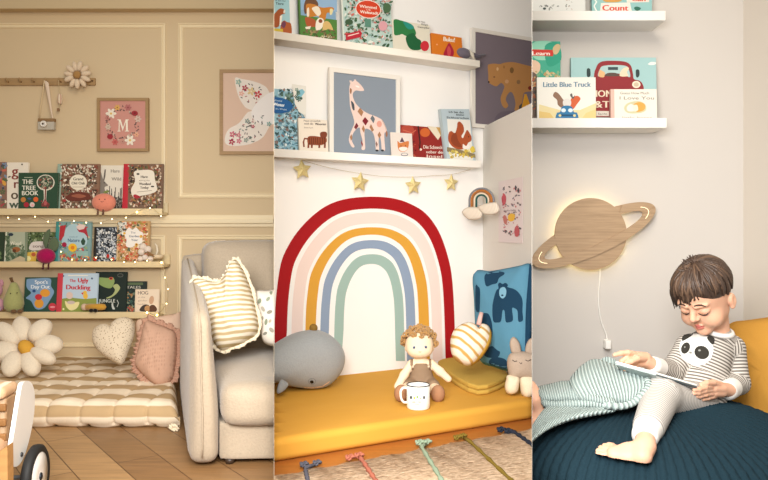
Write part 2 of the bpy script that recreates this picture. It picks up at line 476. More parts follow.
# ------------------------------------------------------------------ the shell: walls, floors, dividers
def struct(mb, name, bay): o = mb.build(name, None, bay); o['kind'] = 'structure'; return o
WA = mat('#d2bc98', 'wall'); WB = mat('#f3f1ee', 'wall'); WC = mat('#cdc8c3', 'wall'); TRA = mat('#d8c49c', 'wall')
mb = MB(); mb.box((-2.6, 3.4, 0), (K12*3.4+.02, 3.5, 1.80), WA); struct(mb, 'wall_back', 1)
u = Vector((math.cos(TH), math.sin(TH), 0)); nB = Vector((math.sin(TH), -math.cos(TH), 0))
mb = MB(); o_ = Vector((0, 3.154, 0)); q = [o_-u*.75, o_+u*1.2, o_+u*1.2-nB*.1, o_-u*.75-nB*.1]
mb.prism([(p.x, p.y) for p in q], 0, 2.1, WB, axis=2); struct(mb, 'wall_back', 2)
mb = MB(); mb.box((K23*2.4, 2.4, 0), (1.30, 2.5, 2.0), WC); struct(mb, 'wall_back', 3)
mb = MB(); mb.box((1.232, .5, 0), (1.33, 2.4, 2.0), mat('#dad2c8', 'wall')); struct(mb, 'wall_right', 3)
mb = MB(); mb.box((-2.70, 1.2, 0), (-2.6, 3.5, 1.80), WA); struct(mb, 'wall_left', 1)
# thin dividers between the three rooms
for K, nm, Y0, col in ((K12, 'wall_divider', 1.75, '#b5a68e'), (K23, 'wall_partition', 1.36, '#a39d94')):
    mb = MB(); Y1 = 3.75; t = .00025
    mb.prism([(K*Y0-t, Y0), (K*Y0+t, Y0), (K*Y1+t, Y1), (K*Y1-t, Y1)], 0, 2.1, mat(col, 'wall'), axis=2); struct(mb, nm, 0)
# low side wall of the play nook (its top edge runs towards the viewer)
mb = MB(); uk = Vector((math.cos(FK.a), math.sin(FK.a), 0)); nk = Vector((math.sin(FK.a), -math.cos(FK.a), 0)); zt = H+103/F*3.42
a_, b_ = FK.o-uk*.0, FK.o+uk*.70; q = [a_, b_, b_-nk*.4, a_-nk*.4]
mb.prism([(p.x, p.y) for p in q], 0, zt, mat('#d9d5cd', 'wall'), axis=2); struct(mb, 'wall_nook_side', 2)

# floors
def floor_mat():
    m, N, L, b = newmat('oak_herringbone_floor'); tc = N.new('ShaderNodeTexCoord')
    mp = N.new('ShaderNodeMapping'); mp.inputs['Rotation'].default_value = (0, 0, math.radians(53)); L.new(tc.outputs['Object'], mp.inputs[0])
    br = N.new('ShaderNodeTexBrick'); br.offset = .5; br.inputs['Scale'].default_value = 1
    br.inputs['Brick Width'].default_value = .72; br.inputs['Row Height'].default_value = .125; br.inputs['Mortar Size'].default_value = .0018
    br.inputs['Color1'].default_value = rgb('#a98459'); br.inputs['Color2'].default_value = rgb('#83603c'); br.inputs['Mortar'].default_value = rgb('#5e3f24')
    L.new(mp.outputs[0], br.inputs[0])
    n = N.new('ShaderNodeTexNoise'); n.inputs['Scale'].default_value = 4; n.inputs['Detail'].default_value = 8; n.inputs['Roughness'].default_value = .7
    mp2 = N.new('ShaderNodeMapping'); mp2.inputs['Rotation'].default_value = (0, 0, math.radians(53)); mp2.inputs['Scale'].default_value = (1.2, 14, 1); L.new(tc.outputs['Object'], mp2.inputs[0]); L.new(mp2.outputs[0], n.inputs[0])
    mx = N.new('ShaderNodeMix'); mx.data_type = 'RGBA'; mx.blend_type = 'OVERLAY'; mx.inputs[0].default_value = .65; L.new(br.outputs[0], mx.inputs[6]); L.new(n.outputs['Fac'], mx.inputs[7])
    L.new(mx.outputs[2], b.inputs['Base Color']); b.inputs['Roughness'].default_value = .42; bump(N, L, b, br.outputs['Fac'], .3, -.002); return m
FLO = floor_mat()
mb = MB(); mb.prism([(-2.7, .9), (K12*.9, .9), (K12*3.5, 3.5), (-2.7, 3.5)], -.05, 0, FLO, axis=2); struct(mb, 'floor', 1)
FLB = mat('#a8672e', 'wood', .4)
mb = MB(); mb.prism([(K12*.9+.001, .9), (K23*.9-.001, .9), (K23*3.7, 3.7), (K12*3.5+.001, 3.5)], -.05, 0, FLB, axis=2); struct(mb, 'floor', 2)
mb = MB(); mb.prism([(K23*.9, .9), (1.33, .9), (1.33, 2.5), (K23*2.5, 2.5)], -.05, 0, mat('#6b6257', 'wood', .5), axis=2); struct(mb, 'floor', 3)

# mouldings of the beige wall
TR = 0
def wy(y, Y=3.4): return H-(y-CY)/F*Y
def wx(x, Y=3.4): return (x-CX)/F*Y
tm = mat('#e8d6b1', 'paint', .45)
def moulding(x0, x1, y0, y1, w=.024):
    """one mitred picture-frame moulding"""
    X0, X1, Z1, Z0 = wx(x0), wx(x1), wy(y0), wy(y1)
    prof = [(0, -.001), (.001, .008), (.006, .0095), (.008, .005), (.014, .004), (.016, .007), (w-.003, .006), (w, -.001)]
    vs = []; fs = []
    for k, d in prof: vs += [(X0+k, 3.4-d, Z0+k), (X1-k, 3.4-d, Z0+k), (X1-k, 3.4-d, Z1-k), (X0+k, 3.4-d, Z1-k)]
    for j in range(len(prof)-1):
        for i in range(4): fs.append((j*4+i, j*4+(i+1) % 4, j*4+4+(i+1) % 4, j*4+4+i))
    mb = MB().add(vs, fs, tm)
    global TR; TR += 1; return struct(mb, 'trim_%d' % TR, 1)
moulding(-150, 166, 23.5, 206); moulding(178.5, 420, 23.5, 198)
moulding(-150, 165.5, 235, 347); moulding(177.5, 420, 235, 347)
mb = MB()   # chair rail right across
mb.box((-2.6, 3.378, wy(223.5)), (K12*3.4, 3.401, wy(219)), tm, .003); mb.box((-2.6, 3.388, wy(219.5)), (K12*3.4, 3.401, wy(215)), tm, .003); mb.box((-2.6, 3.39, wy(227)), (K12*3.4, 3.401, wy(223)), tm, .003)
TR += 1; struct(mb, 'trim_%d' % TR, 1)
mb = MB(); mb.box((-2.6, 3.34, wy(8.5, 3.34)), (K12*3.36, 3.41, 1.82), mat('#c9b38d', 'wall')); TR += 1; struct(mb, 'trim_%d' % TR, 1)
mb = MB(); mb.box((-2.6, 3.382, 0), (K12*3.4, 3.401, .09), tm, .003); struct(mb, 'baseboard_back', 1)

# ------------------------------------------------------------------ picture ledges
def ledge(fr, x0, x1, ytop, ybot, depth, colour, label, group, xm=None, step=0, back=.03):
    """x0,x1 px of the front lip; ytop,ybot at px xm"""
    xm = (x0+x1)/2 if xm is None else xm
    w0 = wallpt(fr, x0, ytop, depth); w1 = wallpt(fr, x1, ytop, depth)
    z1 = wallpt(fr, xm, ytop, depth).z; z0 = wallpt(fr, xm, ybot, depth).z
    mid = (w0+w1)/2; n = Vector((math.sin(fr.a), -math.cos(fr.a), 0)); mid = mid-n*depth; mid.z = z0
    T = Thing('picture_ledge', label, 'shelf', fr, mid, group=group)
    hw = (w1-w0).to_2d().length/2; m = mat(colour, 'paint', .45); hh = z1-z0; bt = hh*.42
    MB().box((-hw, -depth+.012, 0), (hw, -.001, bt), m, .0012).build('board', T)
    MB().box((-hw, -depth, 0), (hw, -depth+.012, hh), m, .0015).build('front_lip', T)
    if back: MB().box((-hw, -.012, 0), (hw, -.001, hh+back), m, .001).build('back_plate', T)
    T.board = z0+bt+.0005; T.depth = depth; T.ltop = z1; return T
def book(fr, L, x0, x1, ytop, label, group, cover, shapes, off=None, th=.012, spine=None, pages='#efe6d2', lean=.10, roll=0, name='book', xm=None, spw=None, cat='book', base=None):
    """front cover between px x0..x1, top edge at ytop (px, at its left corner); stands on ledge L"""
    off = off if off is not None else L.depth-.02
    wa = wallpt(fr, x0, ytop, off); wb = wallpt(fr, x1, ytop, off); n = Vector((math.sin(fr.a), -math.cos(fr.a), 0))
    zb = L.board if base is None else base
    h = (wa.z-zb); mid = (wa+wb)/2; mid.z = zb; w = (wb-wa).to_2d().length
    T = Thing(name, label, cat, fr, mid, rot=(-lean, roll, 0), group=group); h /= math.cos(lean)
    cm = mat(cover, 'paint', .45); sm = mat(spine or cover, 'paint', .5)
    c = MB().box((-w/2, -.0015, .0), (w/2, .0005, h), cm); art(c, T, shapes, -.0015); c.build('front_cover', T)
    MB().box((-w/2+.003, .0005, .003), (w/2-.004, th-.002, h-.003), mat(pages, 'paint')).build('page_block', T)
    MB().box((-w/2, th-.002, 0), (w/2, th, h), cm).build('back_cover', T)
    sw = ((spw or 1.2)/F*wa.y)
    MB().box((-w/2-.002, -.0022, 0), (-w/2+sw, th+.0004, h), sm, .0008).build('spine', T)
    return T
# =================================================================== ROOM 1: the beige den
lab1 = 'cream picture ledges on the panelled wall'
L1 = ledge(FA, -60, 162, 208.5, 215, .10, '#dcc9a0', 'topmost cream picture ledge, with a red-spined book at its right end', lab1)
L2 = ledge(FA, -60, 164, 261.5, 267.5, .10, '#d9c498', 'middle cream picture ledge, with a magenta plush sitting on its edge', lab1)
L3 = ledge(FA, -60, 158, 312, 318.5, .10, '#d9c498', 'lowest cream picture ledge, holding the plush pear', lab1)
ga, gb, gc = 'books on the top cream ledge', 'books on the middle cream ledge', 'books on the lowest cream ledge'
INK = '#3d3630'
book(FA, L1, -14, 26, 162, 'white picture book with the word grow down the cover in mottled letters', ga, '#e9e0d0', [
    ('rect', '#8a6a5a', -14, 162, 7, 209), ('scat', ['#c46a58', '#d8a04a', '#7a8fa8', '#e8d8c0', '#5a6a4a', '#a84a50', '#4a4a5a'], (-14, 162, 8, 208), 60, 3.5, 3),
    ('txt', '#8a4038', 'g', 11.5, 176, 10.5, 0, None, .6), ('txt', '#7a3f3a', 'r', 13, 188, 9, 0, None, .6), ('txt', '#5a4a3a', 'o', 10.5, 199, 9.5, 0, None, .6), ('txt', '#4a5a4a', 'w', 9, 208, 8, 0, 9, .6),
    ('ell', '#4a4038', 9.3, 176.8, 1.6, .7, -20), ('ell', '#4a4038', 22, 164.5, .8, .8)], off=.055, spine='#e9e0d0')
tree = [('poly', '#2c4a36', [(18.6, 172.7), (57, 172.7), (57, 209), (18.6, 209)]), ('txt', '#e8e4d4', 'THE', 22.2, 184, 4.6, 0, 10.5, .3), ('txt', '#e8e4d4', 'TREE', 21.8, 190, 4.4, 0, 13.5, .3), ('txt', '#e8e4d4', 'BOOK', 21.5, 195.2, 4.4, 0, 16.5, .3),
    ('line', '#b8c0a8', [(24.3, 177.5), (32.5, 177.5)], .6), ('ell', '#dcd6c4', 45.6, 182.6, 9, 8), ('ell', '#4a4f42', 45.6, 182.4, 8, 7), ('scat', ['#8a9a7a', '#c0b8a0', '#2c4a36', '#9a4a40', '#a8a890'], (38.5, 176, 53, 189.5), 55, 1.6, 5),
    ('poly', '#dcd6c4', [(43.6, 189.5), (46.8, 189.5), (46.2, 199), (47.5, 204), (42, 204), (44, 199)]), ('poly', '#7a3f3a', [(45, 188), (46.3, 188), (45.8, 199), (49, 206), (41, 206), (44.6, 199)]), ('scat', ['#8a3a3a', '#6a3a34'], (40, 200, 50, 208), 14, 1.6, 6),
    ('ell', '#b87a3e', 23.3, 199.7, 2.6, 2.6), ('ell', '#d8622e', 35.8, 199.4, 2.5, 2.5), ('ell', '#3a5a80', 29.4, 198.6, 2, 1), ('ell', '#a82a38', 26.3, 204.7, 2.6, 2.6), ('ell', '#d8c8c0', 32.2, 204.7, 2.5, 2.5), ('ell', '#e8a0a0', 32.5, 205.2, 1.2, 1.2), ('ell', '#b05a5a', 45.4, 203, 1.6, 2.4)]
book(FA, L1, 18.6, 57, 172.5, 'dark green book titled The Tree Book with a round tree on it', ga, '#2c4a36', tree, off=.075)
oakc = ['#5a4034', '#7a5a48', '#e8dcc8', '#d8c8b0', '#40342c', '#8a4a3a', '#6a6a50', '#e8dcc8']
book(FA, L1, 56, 98, 163.5, 'brown and cream woodland patterned book with a pale green spine', ga, '#8a6a54', [
    ('scat', oakc, (60, 164, 98, 209), 330, 2.4, 7), ('ell', '#e6dcc6', 78.2, 182.3, 8.8, 7.8), ('txt', INK, 'Grand', 73, 180.3, 2.8, 0, 10, .2), ('txt', INK, 'Old Oak', 71.4, 184.4, 2.6, 0, 13.5, .2), ('line', '#9a8a78', [(72.5, 187), (84, 187)], .5),
    ('spl', '#6a3428', [(68, 195), (78, 191.5), (89, 194), (90, 199), (78, 201), (67, 200)]), ('spl', '#9a5a44', [(71, 196), (78, 194), (86, 196), (80, 198)]), ('ell', '#a83a38', 64.5, 200.5, 1.7, 1.2)], off=.055, spine='#93aa9a', spw=4)
book(FA, L1, 94, 123, 165, 'grey and white book with a drawn hare behind the pink plush', ga, '#e3dac8', [
    ('rect', '#6a5c50', 94, 165, 97, 209), ('scat', ['#e0d8c8', '#3d3630', '#7a6a5a'], (93, 165, 98.5, 209), 40, 2, 9),
    ('spl', '#8a8074', [(98.5, 176), (98, 168), (99.3, 167.5), (101.8, 175), (103.5, 180), (106, 183), (108, 185.5), (104.5, 187.5), (106, 194), (104, 197), (97, 197), (98.5, 188), (100.5, 181)]), ('poly', '#6a6058', [(103.2, 179.5), (104.6, 169.5), (105.9, 169.3), (105.4, 176), (104.2, 181)]),
    ('ell', '#2f2a26', 104.2, 182.7, .6, .6), ('txt', '#8a8074', 'Hare', 110.5, 172.5, 3.2, 0, 9, .2), ('txt', '#8a8074', 'Wild', 111.5, 180.5, 3.2, 0, 9.5, .2)] +
    [('line', '#3d3630', [(x, 209), (x+random.Random(int(x*10)).uniform(-2, 2), 200-random.Random(int(x*7)).uniform(0, 14))], .7) for x in np.arange(106, 122.5, .8)] + [('scat', ['#3d3630', '#5a5048'], (106, 196, 123, 209), 40, 2, 10)], off=.035, spine='#e3dac8')
fl = ['#5a4034', '#8a5a3a', '#c0a890', '#40342c', '#a87a4a', '#6a6a40', '#e0cdb4', '#9a5040']
book(FA, L1, 122.5, 162, 163.5, 'woodland book with white centre and bright red cloth spine', ga, '#7a5f4c', [
    ('scat', fl, (127.5, 164, 162, 209), 300, 2.3, 12), ('spl', '#e6dccb', [(134, 172), (142, 170), (153, 171), (155, 180), (157, 190), (150, 194), (140, 196), (134, 198), (131, 190), (135, 181)]),
    ('txt', INK, 'Hare', 140.5, 178, 2.6, 0, 7, .25), ('txt', '#6a5a4c', 'among the', 139, 181, 1.5, 0, 10.5), ('txt', INK, 'Woodland', 139, 185, 2.4, 0, 11.5, .25), ('txt', INK, 'Today', 140, 188.7, 2.4, 0, 8.5, .25), ('line', '#9a8a78', [(137, 192), (152, 190.5)], .5),
    ('spl', '#a82f38', [(133.5, 195), (136, 194.5), (140.5, 197), (136, 198.5), (133.5, 197)]), ('ell', INK, 138, 174, 1.5, 1), ('ell', INK, 152.5, 186.5, 1.7, .8)], off=.075, spine='#b92a36', spw=5)
# middle ledge
gr = ['#4a5f3e', '#6a7f56', '#35492f', '#8a9a70', '#9aa888', '#2c3c28']
book(FA, L2, -22, 3.5, 232, 'dark green book cut off by the left edge of the picture', gb, '#2e4030', [('scat', gr, (-20, 233, 3, 262), 60, 2.5, 20)], off=.055)
book(FA, L2, 4.5, 25.5, 232, 'grey-green misty woodland book with a curled brown animal', gb, '#7a8a72', [
    ('poly', '#a8b09a', [(9, 232), (25, 232), (25, 250), (12, 254)]), ('scat', ['#6a7a60', '#4a5f46', '#8f9a80', '#55684e'], (4.5, 243, 25, 262), 70, 3, 21), ('scat', ['#4a5f46', '#6a7a60'], (4.5, 232, 10, 262), 25, 3, 22),
    ('ell', '#2c3a46', 10.8, 234.5, 2.6, 1.6), ('txt', '#e0dcc8', 'Wood', 10, 245, 3.6, 0, 11, .2), ('ell', '#9a6038', 16.2, 249.6, 4, 2.7), ('ell', '#5f3a24', 14.2, 250.7, 1.8, 1.6), ('poly', '#c0b090', [(8, 262), (20, 256), (25, 258), (25, 262)])], off=.075, spine='#d0d4c0', spw=1)
book(FA, L2, 25.5, 53, 232, 'mossy green book with white scrawled title beside the magenta plush', gb, '#56683f', [
    ('scat', gr+['#e0dcc8'], (26, 232, 53, 262), 190, 2.2, 23), ('spl', '#d9cfc8', [(30, 245), (33, 242), (44, 241.5), (47, 244), (44, 249), (34, 250.5), (29, 249)]), ('txt', '#6a5048', 'song', 32.5, 247.5, 3, 0, 11, .2),
    ('poly', '#d9b24a', [(25.5, 252.5), (37, 251.5), (36, 262), (25, 262)]), ('ell', '#f0e2a0', 28.5, 258.5, 2.5, 2.5), ('ell', '#b8603a', 33.5, 254.5, 2.2, 2)], off=.055, spine='#8fa070', spw=1)
book(FA, L2, 54.8, 90, 221.5, 'tall nature book with pale blue centre, red toadstools and a yellow flower', gb, '#7fa0a0', [
    ('scat', ['#5a7f7a', '#8fa87a', '#b84a48', '#d8c8a0', '#4a6a5a'], (58.5, 222, 90, 262), 120, 2.6, 25), ('spl', '#a8c4cc', [(62, 240), (67, 227), (76, 224), (85, 232), (87, 243), (80, 248), (70, 247), (63, 244)]),
    ('poly', '#b03038', [(60, 226), (66, 225), (64, 236), (60.5, 241), (59, 240)]), ('poly', '#a82f3c', [(77, 229), (86, 227), (88.5, 238), (84, 233), (79, 232)]), ('poly', '#e0c8c0', [(76, 227), (80, 224), (86, 225), (84, 229), (79, 230)]),
    ('txt', '#3f5f80', 'Nature', 67.5, 242, 3.6, 0, 12, .25), ('txt', '#5a7a90', 'book of', 69.5, 237.5, 1.6, 0, 8), ('ell', '#a01f40', 64.3, 244.6, 2.4, 2.4), ('ell', '#e8b830', 72.6, 247.6, 4.4, 4.2), ('ell', '#d88020', 72.6, 247.6, 2, 2),
    ('poly', '#2f4a3a', [(83, 237.5), (85.5, 241), (84.5, 245), (82, 245), (80.8, 241.5)]), ('rect', '#8fb0a8', 76, 251, 88, 257), ('scat', ['#c84a40', '#4a6a4a', '#e0b060'], (59, 254, 90, 262), 40, 1.8, 26)], off=.075, spine='#3f8a86', spw=3)
book(FA, L2, 93.5, 117, 227, 'black and white floral patterned book with a few red blooms at its foot', gb, '#2f343c', [
    ('scat', ['#c8ccd0', '#a8b0b8', '#e0e0dc', '#5a626a', '#20242a'], (96, 227.5, 117, 262), 260, 2.0, 28), ('ell', '#c84030', 95, 259, 2, 2), ('ell', '#b83028', 108, 256, 1.5, 2), ('ell', '#d85840', 113, 259, 1.7, 1.7)], off=.055, spine='#2a2420', spw=2)
book(FA, L2, 116.5, 148.5, 221, 'autumn flower patterned book with a white flower-shaped title patch', gb, '#c09a68', [
    ('scat', ['#d87a50', '#c84a38', '#e0b070', '#8a6a3a', '#f0dcc0', '#a89040', '#5a6a50', '#e89a78'], (117, 221, 148.5, 262), 300, 2.3, 30), ('scat', ['#e8e4dc', '#40483f', '#c8ccc0'], (117, 221, 127, 238), 60, 2, 31),
    ('spl', '#ece6dc', [(126, 231), (129, 227.5), (132.5, 229.5), (136, 227.5), (139.5, 231), (143, 233), (142.5, 238), (142, 243), (137, 244.5), (131, 247.5), (126, 246), (126.5, 240), (124.5, 235)]),
    ('txt', '#5a6478', 'The', 130.5, 233.6, 2, 0, 5), ('txt', '#5a6478', 'Garden', 129, 237.2, 2.2, 0, 10, .2), ('txt', '#5a6478', 'Year', 131, 241, 2.2, 0, 7, .2), ('ell', '#e0b040', 124.4, 233.3, 1.3, 1.3), ('ell', '#d8a030', 141, 236.4, 1.5, 1.5), ('ell', '#d8a030', 136.4, 244.6, 1.5, 1.5), ('ell', '#5a3020', 136.4, 244.6, .6, .6)], off=.075, spine='#ccb088', spw=1)
# lowest ledge
book(FA, L3, 23.8, 58, 277.5, "blue and green picture book with Day Out in its white title", gc, '#2f4f42', [
    ('spl', '#7f9fc0', [(26, 280), (35, 278.5), (50, 278.5), (51, 286), (54, 292), (50, 300), (44, 308), (36, 309), (31, 301), (26, 298), (31, 293), (27, 288)]),
    ('txt', '#e8ecf0', "Spot's", 34.5, 283.7, 3.6, 0, 13, .3), ('txt', '#e8ecf0', 'Day Out', 30.5, 288.5, 3.6, 0, 19, .3),
    ('ell', '#e09a3a', 45, 293, 5, 4), ('ell', '#e09a3a', 39, 303.5, 4.6, 4.6), ('ell', '#c8303a', 38.5, 297, 3.6, 3), ('ell', '#2f4f80', 34, 291, 1.7, 1.5), ('ell', '#c83a48', 52.5, 307, 4, 4), ('ell', '#e89098', 52.5, 307, 2.8, 1)], off=.055)
book(FA, L3, 56.5, 96.5, 273.5, 'pale blue Ugly Duckling book with red patterned spine', gc, '#b9cddc', [
    ('poly', '#8a9648', [(60, 299), (70, 297.5), (84, 299), (96.5, 298), (96.5, 313), (60, 313)]), ('txt', '#c02f3a', 'The', 69.5, 282, 3, 0, 6, .3), ('txt', '#c02f3a', 'Ugly', 77.5, 282.3, 4.2, 0, 10.5, .6), ('txt', '#c02f3a', 'Duckling', 65.5, 289.2, 4.6, .02, 24.5, .6),
    ('ell', '#4a6080', 63.3, 276, 1, 1), ('ell', '#4a6080', 92, 278.5, 1, 1), ('line', '#e8e4d8', [(68, 275.5), (88, 275.5)], 1), ('ell', '#d8c0b4', 69.5, 295.5, 3.4, 3.6), ('spl', '#e8dca0', [(65, 301), (70, 303), (79, 302), (77, 308), (71, 310.5), (66.5, 307)]), ('ell', '#cbb9b0', 71, 302.5, 4, 1.8),
    ('ell', '#e8b848', 85.5, 296, 2.4, 3), ('ell', '#e8b848', 85, 292.5, 2, 1.8), ('poly', '#c8403a', [(81, 293), (83.5, 292.3), (83, 295)]), ('ell', '#f0e8b0', 63.5, 309, 1, 1)], off=.075, spine='#c8404c', spw=5)
book(FA, L3, 94.5, 125.5, 272, 'black book with a green tree frog on its cover', gc, '#1d2a24', [
    ('spl', '#8aa060', [(96, 278), (101, 277.5), (108, 278), (113, 277.5), (114.5, 282), (111, 288), (104, 287), (98, 283)]), ('spl', '#a8b078', [(113, 286), (117, 284), (120, 288), (116, 294), (110, 298), (106, 298), (112, 295), (115, 290)]), ('ell', '#c05040', 111, 278.5, 2.1, 1.5), ('ell', '#2a1a14', 111, 278.5, .9, .9), ('poly', '#b83a3a', [(96, 278), (99, 279), (98, 282), (96, 281)]),
    ('ell', '#5a6058', 120.3, 275.3, 3, 2), ('ell', '#2a302c', 120.3, 275.3, 2.4, 1.4), ('txt', '#d0d4c8', 'JUNGLE', 99, 302.5, 3.4, 0, 16, .2), ('spl', '#c8ccc4', [(111.5, 304), (113, 303), (113.5, 306), (115, 309), (112.5, 309)]), ('line', '#c8ccc4', [(117, 300), (118.5, 303), (117, 307)], .6), ('line', '#8a9a88', [(97, 305), (99, 302)], .7)], off=.055)
book(FA, L3, 122, 145.5, 281.5, 'dark illustrated book half hidden behind the cream hedgehog book', gc, '#23302c', [
    ('txt', '#c8c4b4', 'TALES', 126.5, 288.5, 2.6, 0, 14, .2), ('rect', '#5a6a4a', 124, 282.5, 143, 285), ('scat', ['#4a6a5a', '#7a8a70', '#a87a50', '#2f4a44'], (122, 290, 136, 313), 60, 1.8, 35), ('scat', ['#c09070', '#b84a3a'], (122, 307, 134, 313), 14, 1.6, 36)], off=.035, spine='#8a6a4a', spw=1)
book(FA, L3, 135, 158.5, 289.5, 'small cream book titled HOG at the right end of the lowest ledge', gc, '#e6d3ba', [
    ('txt', '#7a6a60', 'HOG', 137.5, 294.5, 3.6, 0, 10.5, .2), ('txt', '#a89080', 'in the', 138, 298, 1.7, 0, 7), ('txt', '#a89080', 'garden', 138, 301.3, 1.7, 0, 9), ('txt', '#a89080', 'hedge', 137.5, 305, 1.7, 0, 9), ('spl', '#3f3630', [(140, 311), (141.5, 306.5), (146, 304.5), (149.5, 306), (151, 311)]), ('ell', '#b88a5a', 147.5, 308.5, 3, 3), ('ell', '#c8a080', 151.5, 300, 2.4, 4.2, 10), ('spl', '#5a3a28', [(150, 306), (154, 305), (157, 309), (155, 312), (150, 312)])], off=.075, spine='#e0cdb2')

# ---- peg rail and what hangs on it
T = Thing('peg_rail', 'natural wooden peg rail fixed high on the beige wall', 'peg rail', FA, P(40, 82, 3.4))
a = T.local(P(-60, 78, 3.388)); b = T.local(P(95, 85.2, 3.388)); wd = mat('#a8885e', 'wood')
MB().box((a.x, -.014, b.z), (b.x, -.001, a.z), wd, .002).build('rail', T)
for px in (5.5, 18.5, 31.5, 44.5, 58.5, 70, 88):
    p = T.local(P(px, 81, 3.36)); m_ = MB(); m_.tube([(p.x, -.013, p.z), (p.x, -.03, p.z+.004), (p.x, -.036, p.z+.016)], [.0035, .003, .0042], wd, 8); m_.build('peg', T)
m_ = MB(); p = T.local(P(92.3, 81, 3.386)); m_.lathe([(.0, 0), (.005, 0), (.004, .003), (0, .003)], mat('#6a5238', 'metal'), mx=Matrix.Rotation(math.pi/2, 4, 'X'), center=(p.x, -.014, p.z), n=12); m_.build('screw', T)
# flower cushion on the peg
T = Thing('flower_ornament', 'small padded cream flower with tan centre hanging on the peg rail', 'ornament', FA, P(77.5, 75, 3.345))
for k in range(11):
    a = math.tau*k/11+.15; c = Vector((math.cos(a), 0, math.sin(a)))*.043*(1.0)
    ol = ell(c.x, c.z, .025, .0125, math.degrees(a), 20); MB().inflate(ol, (c.x, c.z), .012, .010, mat('#ddc7ab', 'plush'), rings=6, y=(.004 if k % 2 else -.003)).build('petal', T)
MB().ball((0, -.008, 0), (.019, .012, .019), mat('#a87f4c', 'plush')).build('flower_centre', T, label='tan knitted flower centre')
# toy camera
T = Thing('toy_camera', 'wooden toy camera hanging by a cream strap from the peg rail', 'camera', FA, P(47, 128, 3.375))
pt = lambda x, y, yy=0.0: T.hit(x, y, yy)
a = pt(39, 122); b = pt(55, 130); MB().box((a.x, -.012, b.z), (b.x, .012, a.z), mat('#b8b0a0', 'paint'), .002).build('body', T)
MB().box((a.x, -.0125, a.z), (b.x, .0125, a.z+.016), mat('#8f6f4a', 'wood'), .002).build('top_plate', T)
c = pt(45.5, 124.5); _l = MB().lathe([(.0, 0), (.0155, 0), (.0155, .010), (.012, .016), (.010, .014), (0, .013)], mat('#e6e0d6', 'paint'), center=(c.x, -.012, c.z), mx=Matrix.Rotation(math.pi/2, 4, 'X'), n=24); LENS = _l.build('lens', T, label='round white lens')
c = pt(45.5, 124.5); MB().lathe([(.0, 0), (.005, 0), (.004, .002), (0, .002)], mat('#5a4c40', 'paint'), center=(c.x, -.0275, c.z), mx=Matrix.Rotation(math.pi/2, 4, 'X'), n=16).build('lens_centre', LENS)
for x in (41, 53): c = pt(x, 119.5); MB().ball((c.x, 0, c.z), .006, mat('#a88a60', 'wood'), 10).build('knob', T)
c0 = pt(44.4, 80, -.012)
MB().tube([c0, pt(43, 92, -.01), pt(40.5, 108, -.006), pt(39.2, 119, 0)], .0028, mat('#d8c098', 'fabric'), 8).build('strap', T)
m_ = MB(); g = [[pt(44.2, 81, -.012), pt(46.2, 81, -.015), pt(48.6, 83, -.012)], [pt(45.8, 88, -.012), pt(47.2, 88, -.014), pt(49.6, 90, -.012)], [pt(48.2, 100, -.01), pt(49.4, 100, -.012), pt(50.8, 101, -.01)], [pt(50.6, 112, -.006), pt(51.4, 112, -.008), pt(52.2, 112, -.006)], [pt(52.2, 119, 0), pt(52.8, 119, -.002), pt(53.4, 119, 0)]]
m_.patch(g, mat('#e0cbb4', 'fabric'), 6, 20, .002).build('strap', T)
# balloon ornament
T = Thing('balloon_ornament', 'tiny pink and cream hot air balloon ornament hanging from a peg', 'ornament', FA, P(59.5, 110, 3.37)); c = T.hit(60, 99); q = T.hit(58.3, 109.5)
m_ = MB()
for k in range(8):
    a = math.tau*k/8; m_.ball((c.x+math.cos(a)*.006, math.sin(a)*.006, c.z), (.0055, .0055, .025), mat('#c9a48c' if k % 2 else '#e2d2b8', 'fabric'), 10)
m_.build('balloon', T); MB().box((q.x-.005, -.005, q.z-.008), (q.x+.005, .005, q.z+.006), mat('#8a6848', 'wood'), .001).build('basket', T)
MB().tube([(q.x, 0, q.z), (c.x, 0, c.z-.02), (c.x, 0, c.z+.02), T.hit(58.6, 84, -.006), T.hit(58.5, 80, -.01)], .0012, mat('#c8b48c', 'fabric'), 6).build('cord', T)

# ---- framed pictures
def framed(fr, x0, x1, y0, y1, off, label, cat, group, fcol, fw, bg_, shapes, glass=True, fd=.02, name='framed_print', fkind='wood', yfit=None):
    wa = wallpt(fr, x0, y0, off); wb = wallpt(fr, x1, y0, off); z0 = wallpt(fr, x0, y1, off).z; mid = (wa+wb)/2; mid.z = z0
    T = Thing(name, label, cat, fr, mid, group=group); w = (wb-wa).to_2d().length/2; h = wa.z-z0; fm = mat(fcol, fkind)
    for s_, nm in ((-1, 'l'), (1, 'r')):
        pass
    m_ = MB(); o2 = [(-w, 0), (w, 0), (w, h), (-w, h)]; i2 = [(-w+fw, fw), (w-fw, fw), (w-fw, h-fw), (-w+fw, h-fw)]
    vs = [(x, 0, z) for x, z in o2]+[(x, fd, z) for x, z in o2]+[(x, 0, z) for x, z in i2]+[(x, fd*.6, z) for x, z in i2]
    fs = []
    for i in range(4):
        j = (i+1) % 4; fs += [(i, j, 8+j, 8+i), (i, i+4, j+4, j), (8+i, 8+j, 12+j, 12+i), (4+i, 12+i, 12+j, 4+j)]
    m_.add(vs, fs, fm).build('frame', T)
    c = MB().box((-w+fw*.7, .006, fw*.7), (w-fw*.7, fd*.9, h-fw*.7), mat(bg_, 'paint', .7)); art(c, T, shapes, .006); c.build('print', T)
    return T
R = random.Random(4); wr = []
for k in range(70):
    a = math.tau*k/70; r = R.uniform(12.6, 17.4); x, y = 122+r*math.cos(a), 123.5+r*1.03*math.sin(a)
    wr.append(('ell', R.choice(['#5a4a44', '#7a5a50', '#c8b4a0', '#a88070', '#4a4440']), x, y, R.uniform(.7, 1.5), .55, R.uniform(0, 180)))
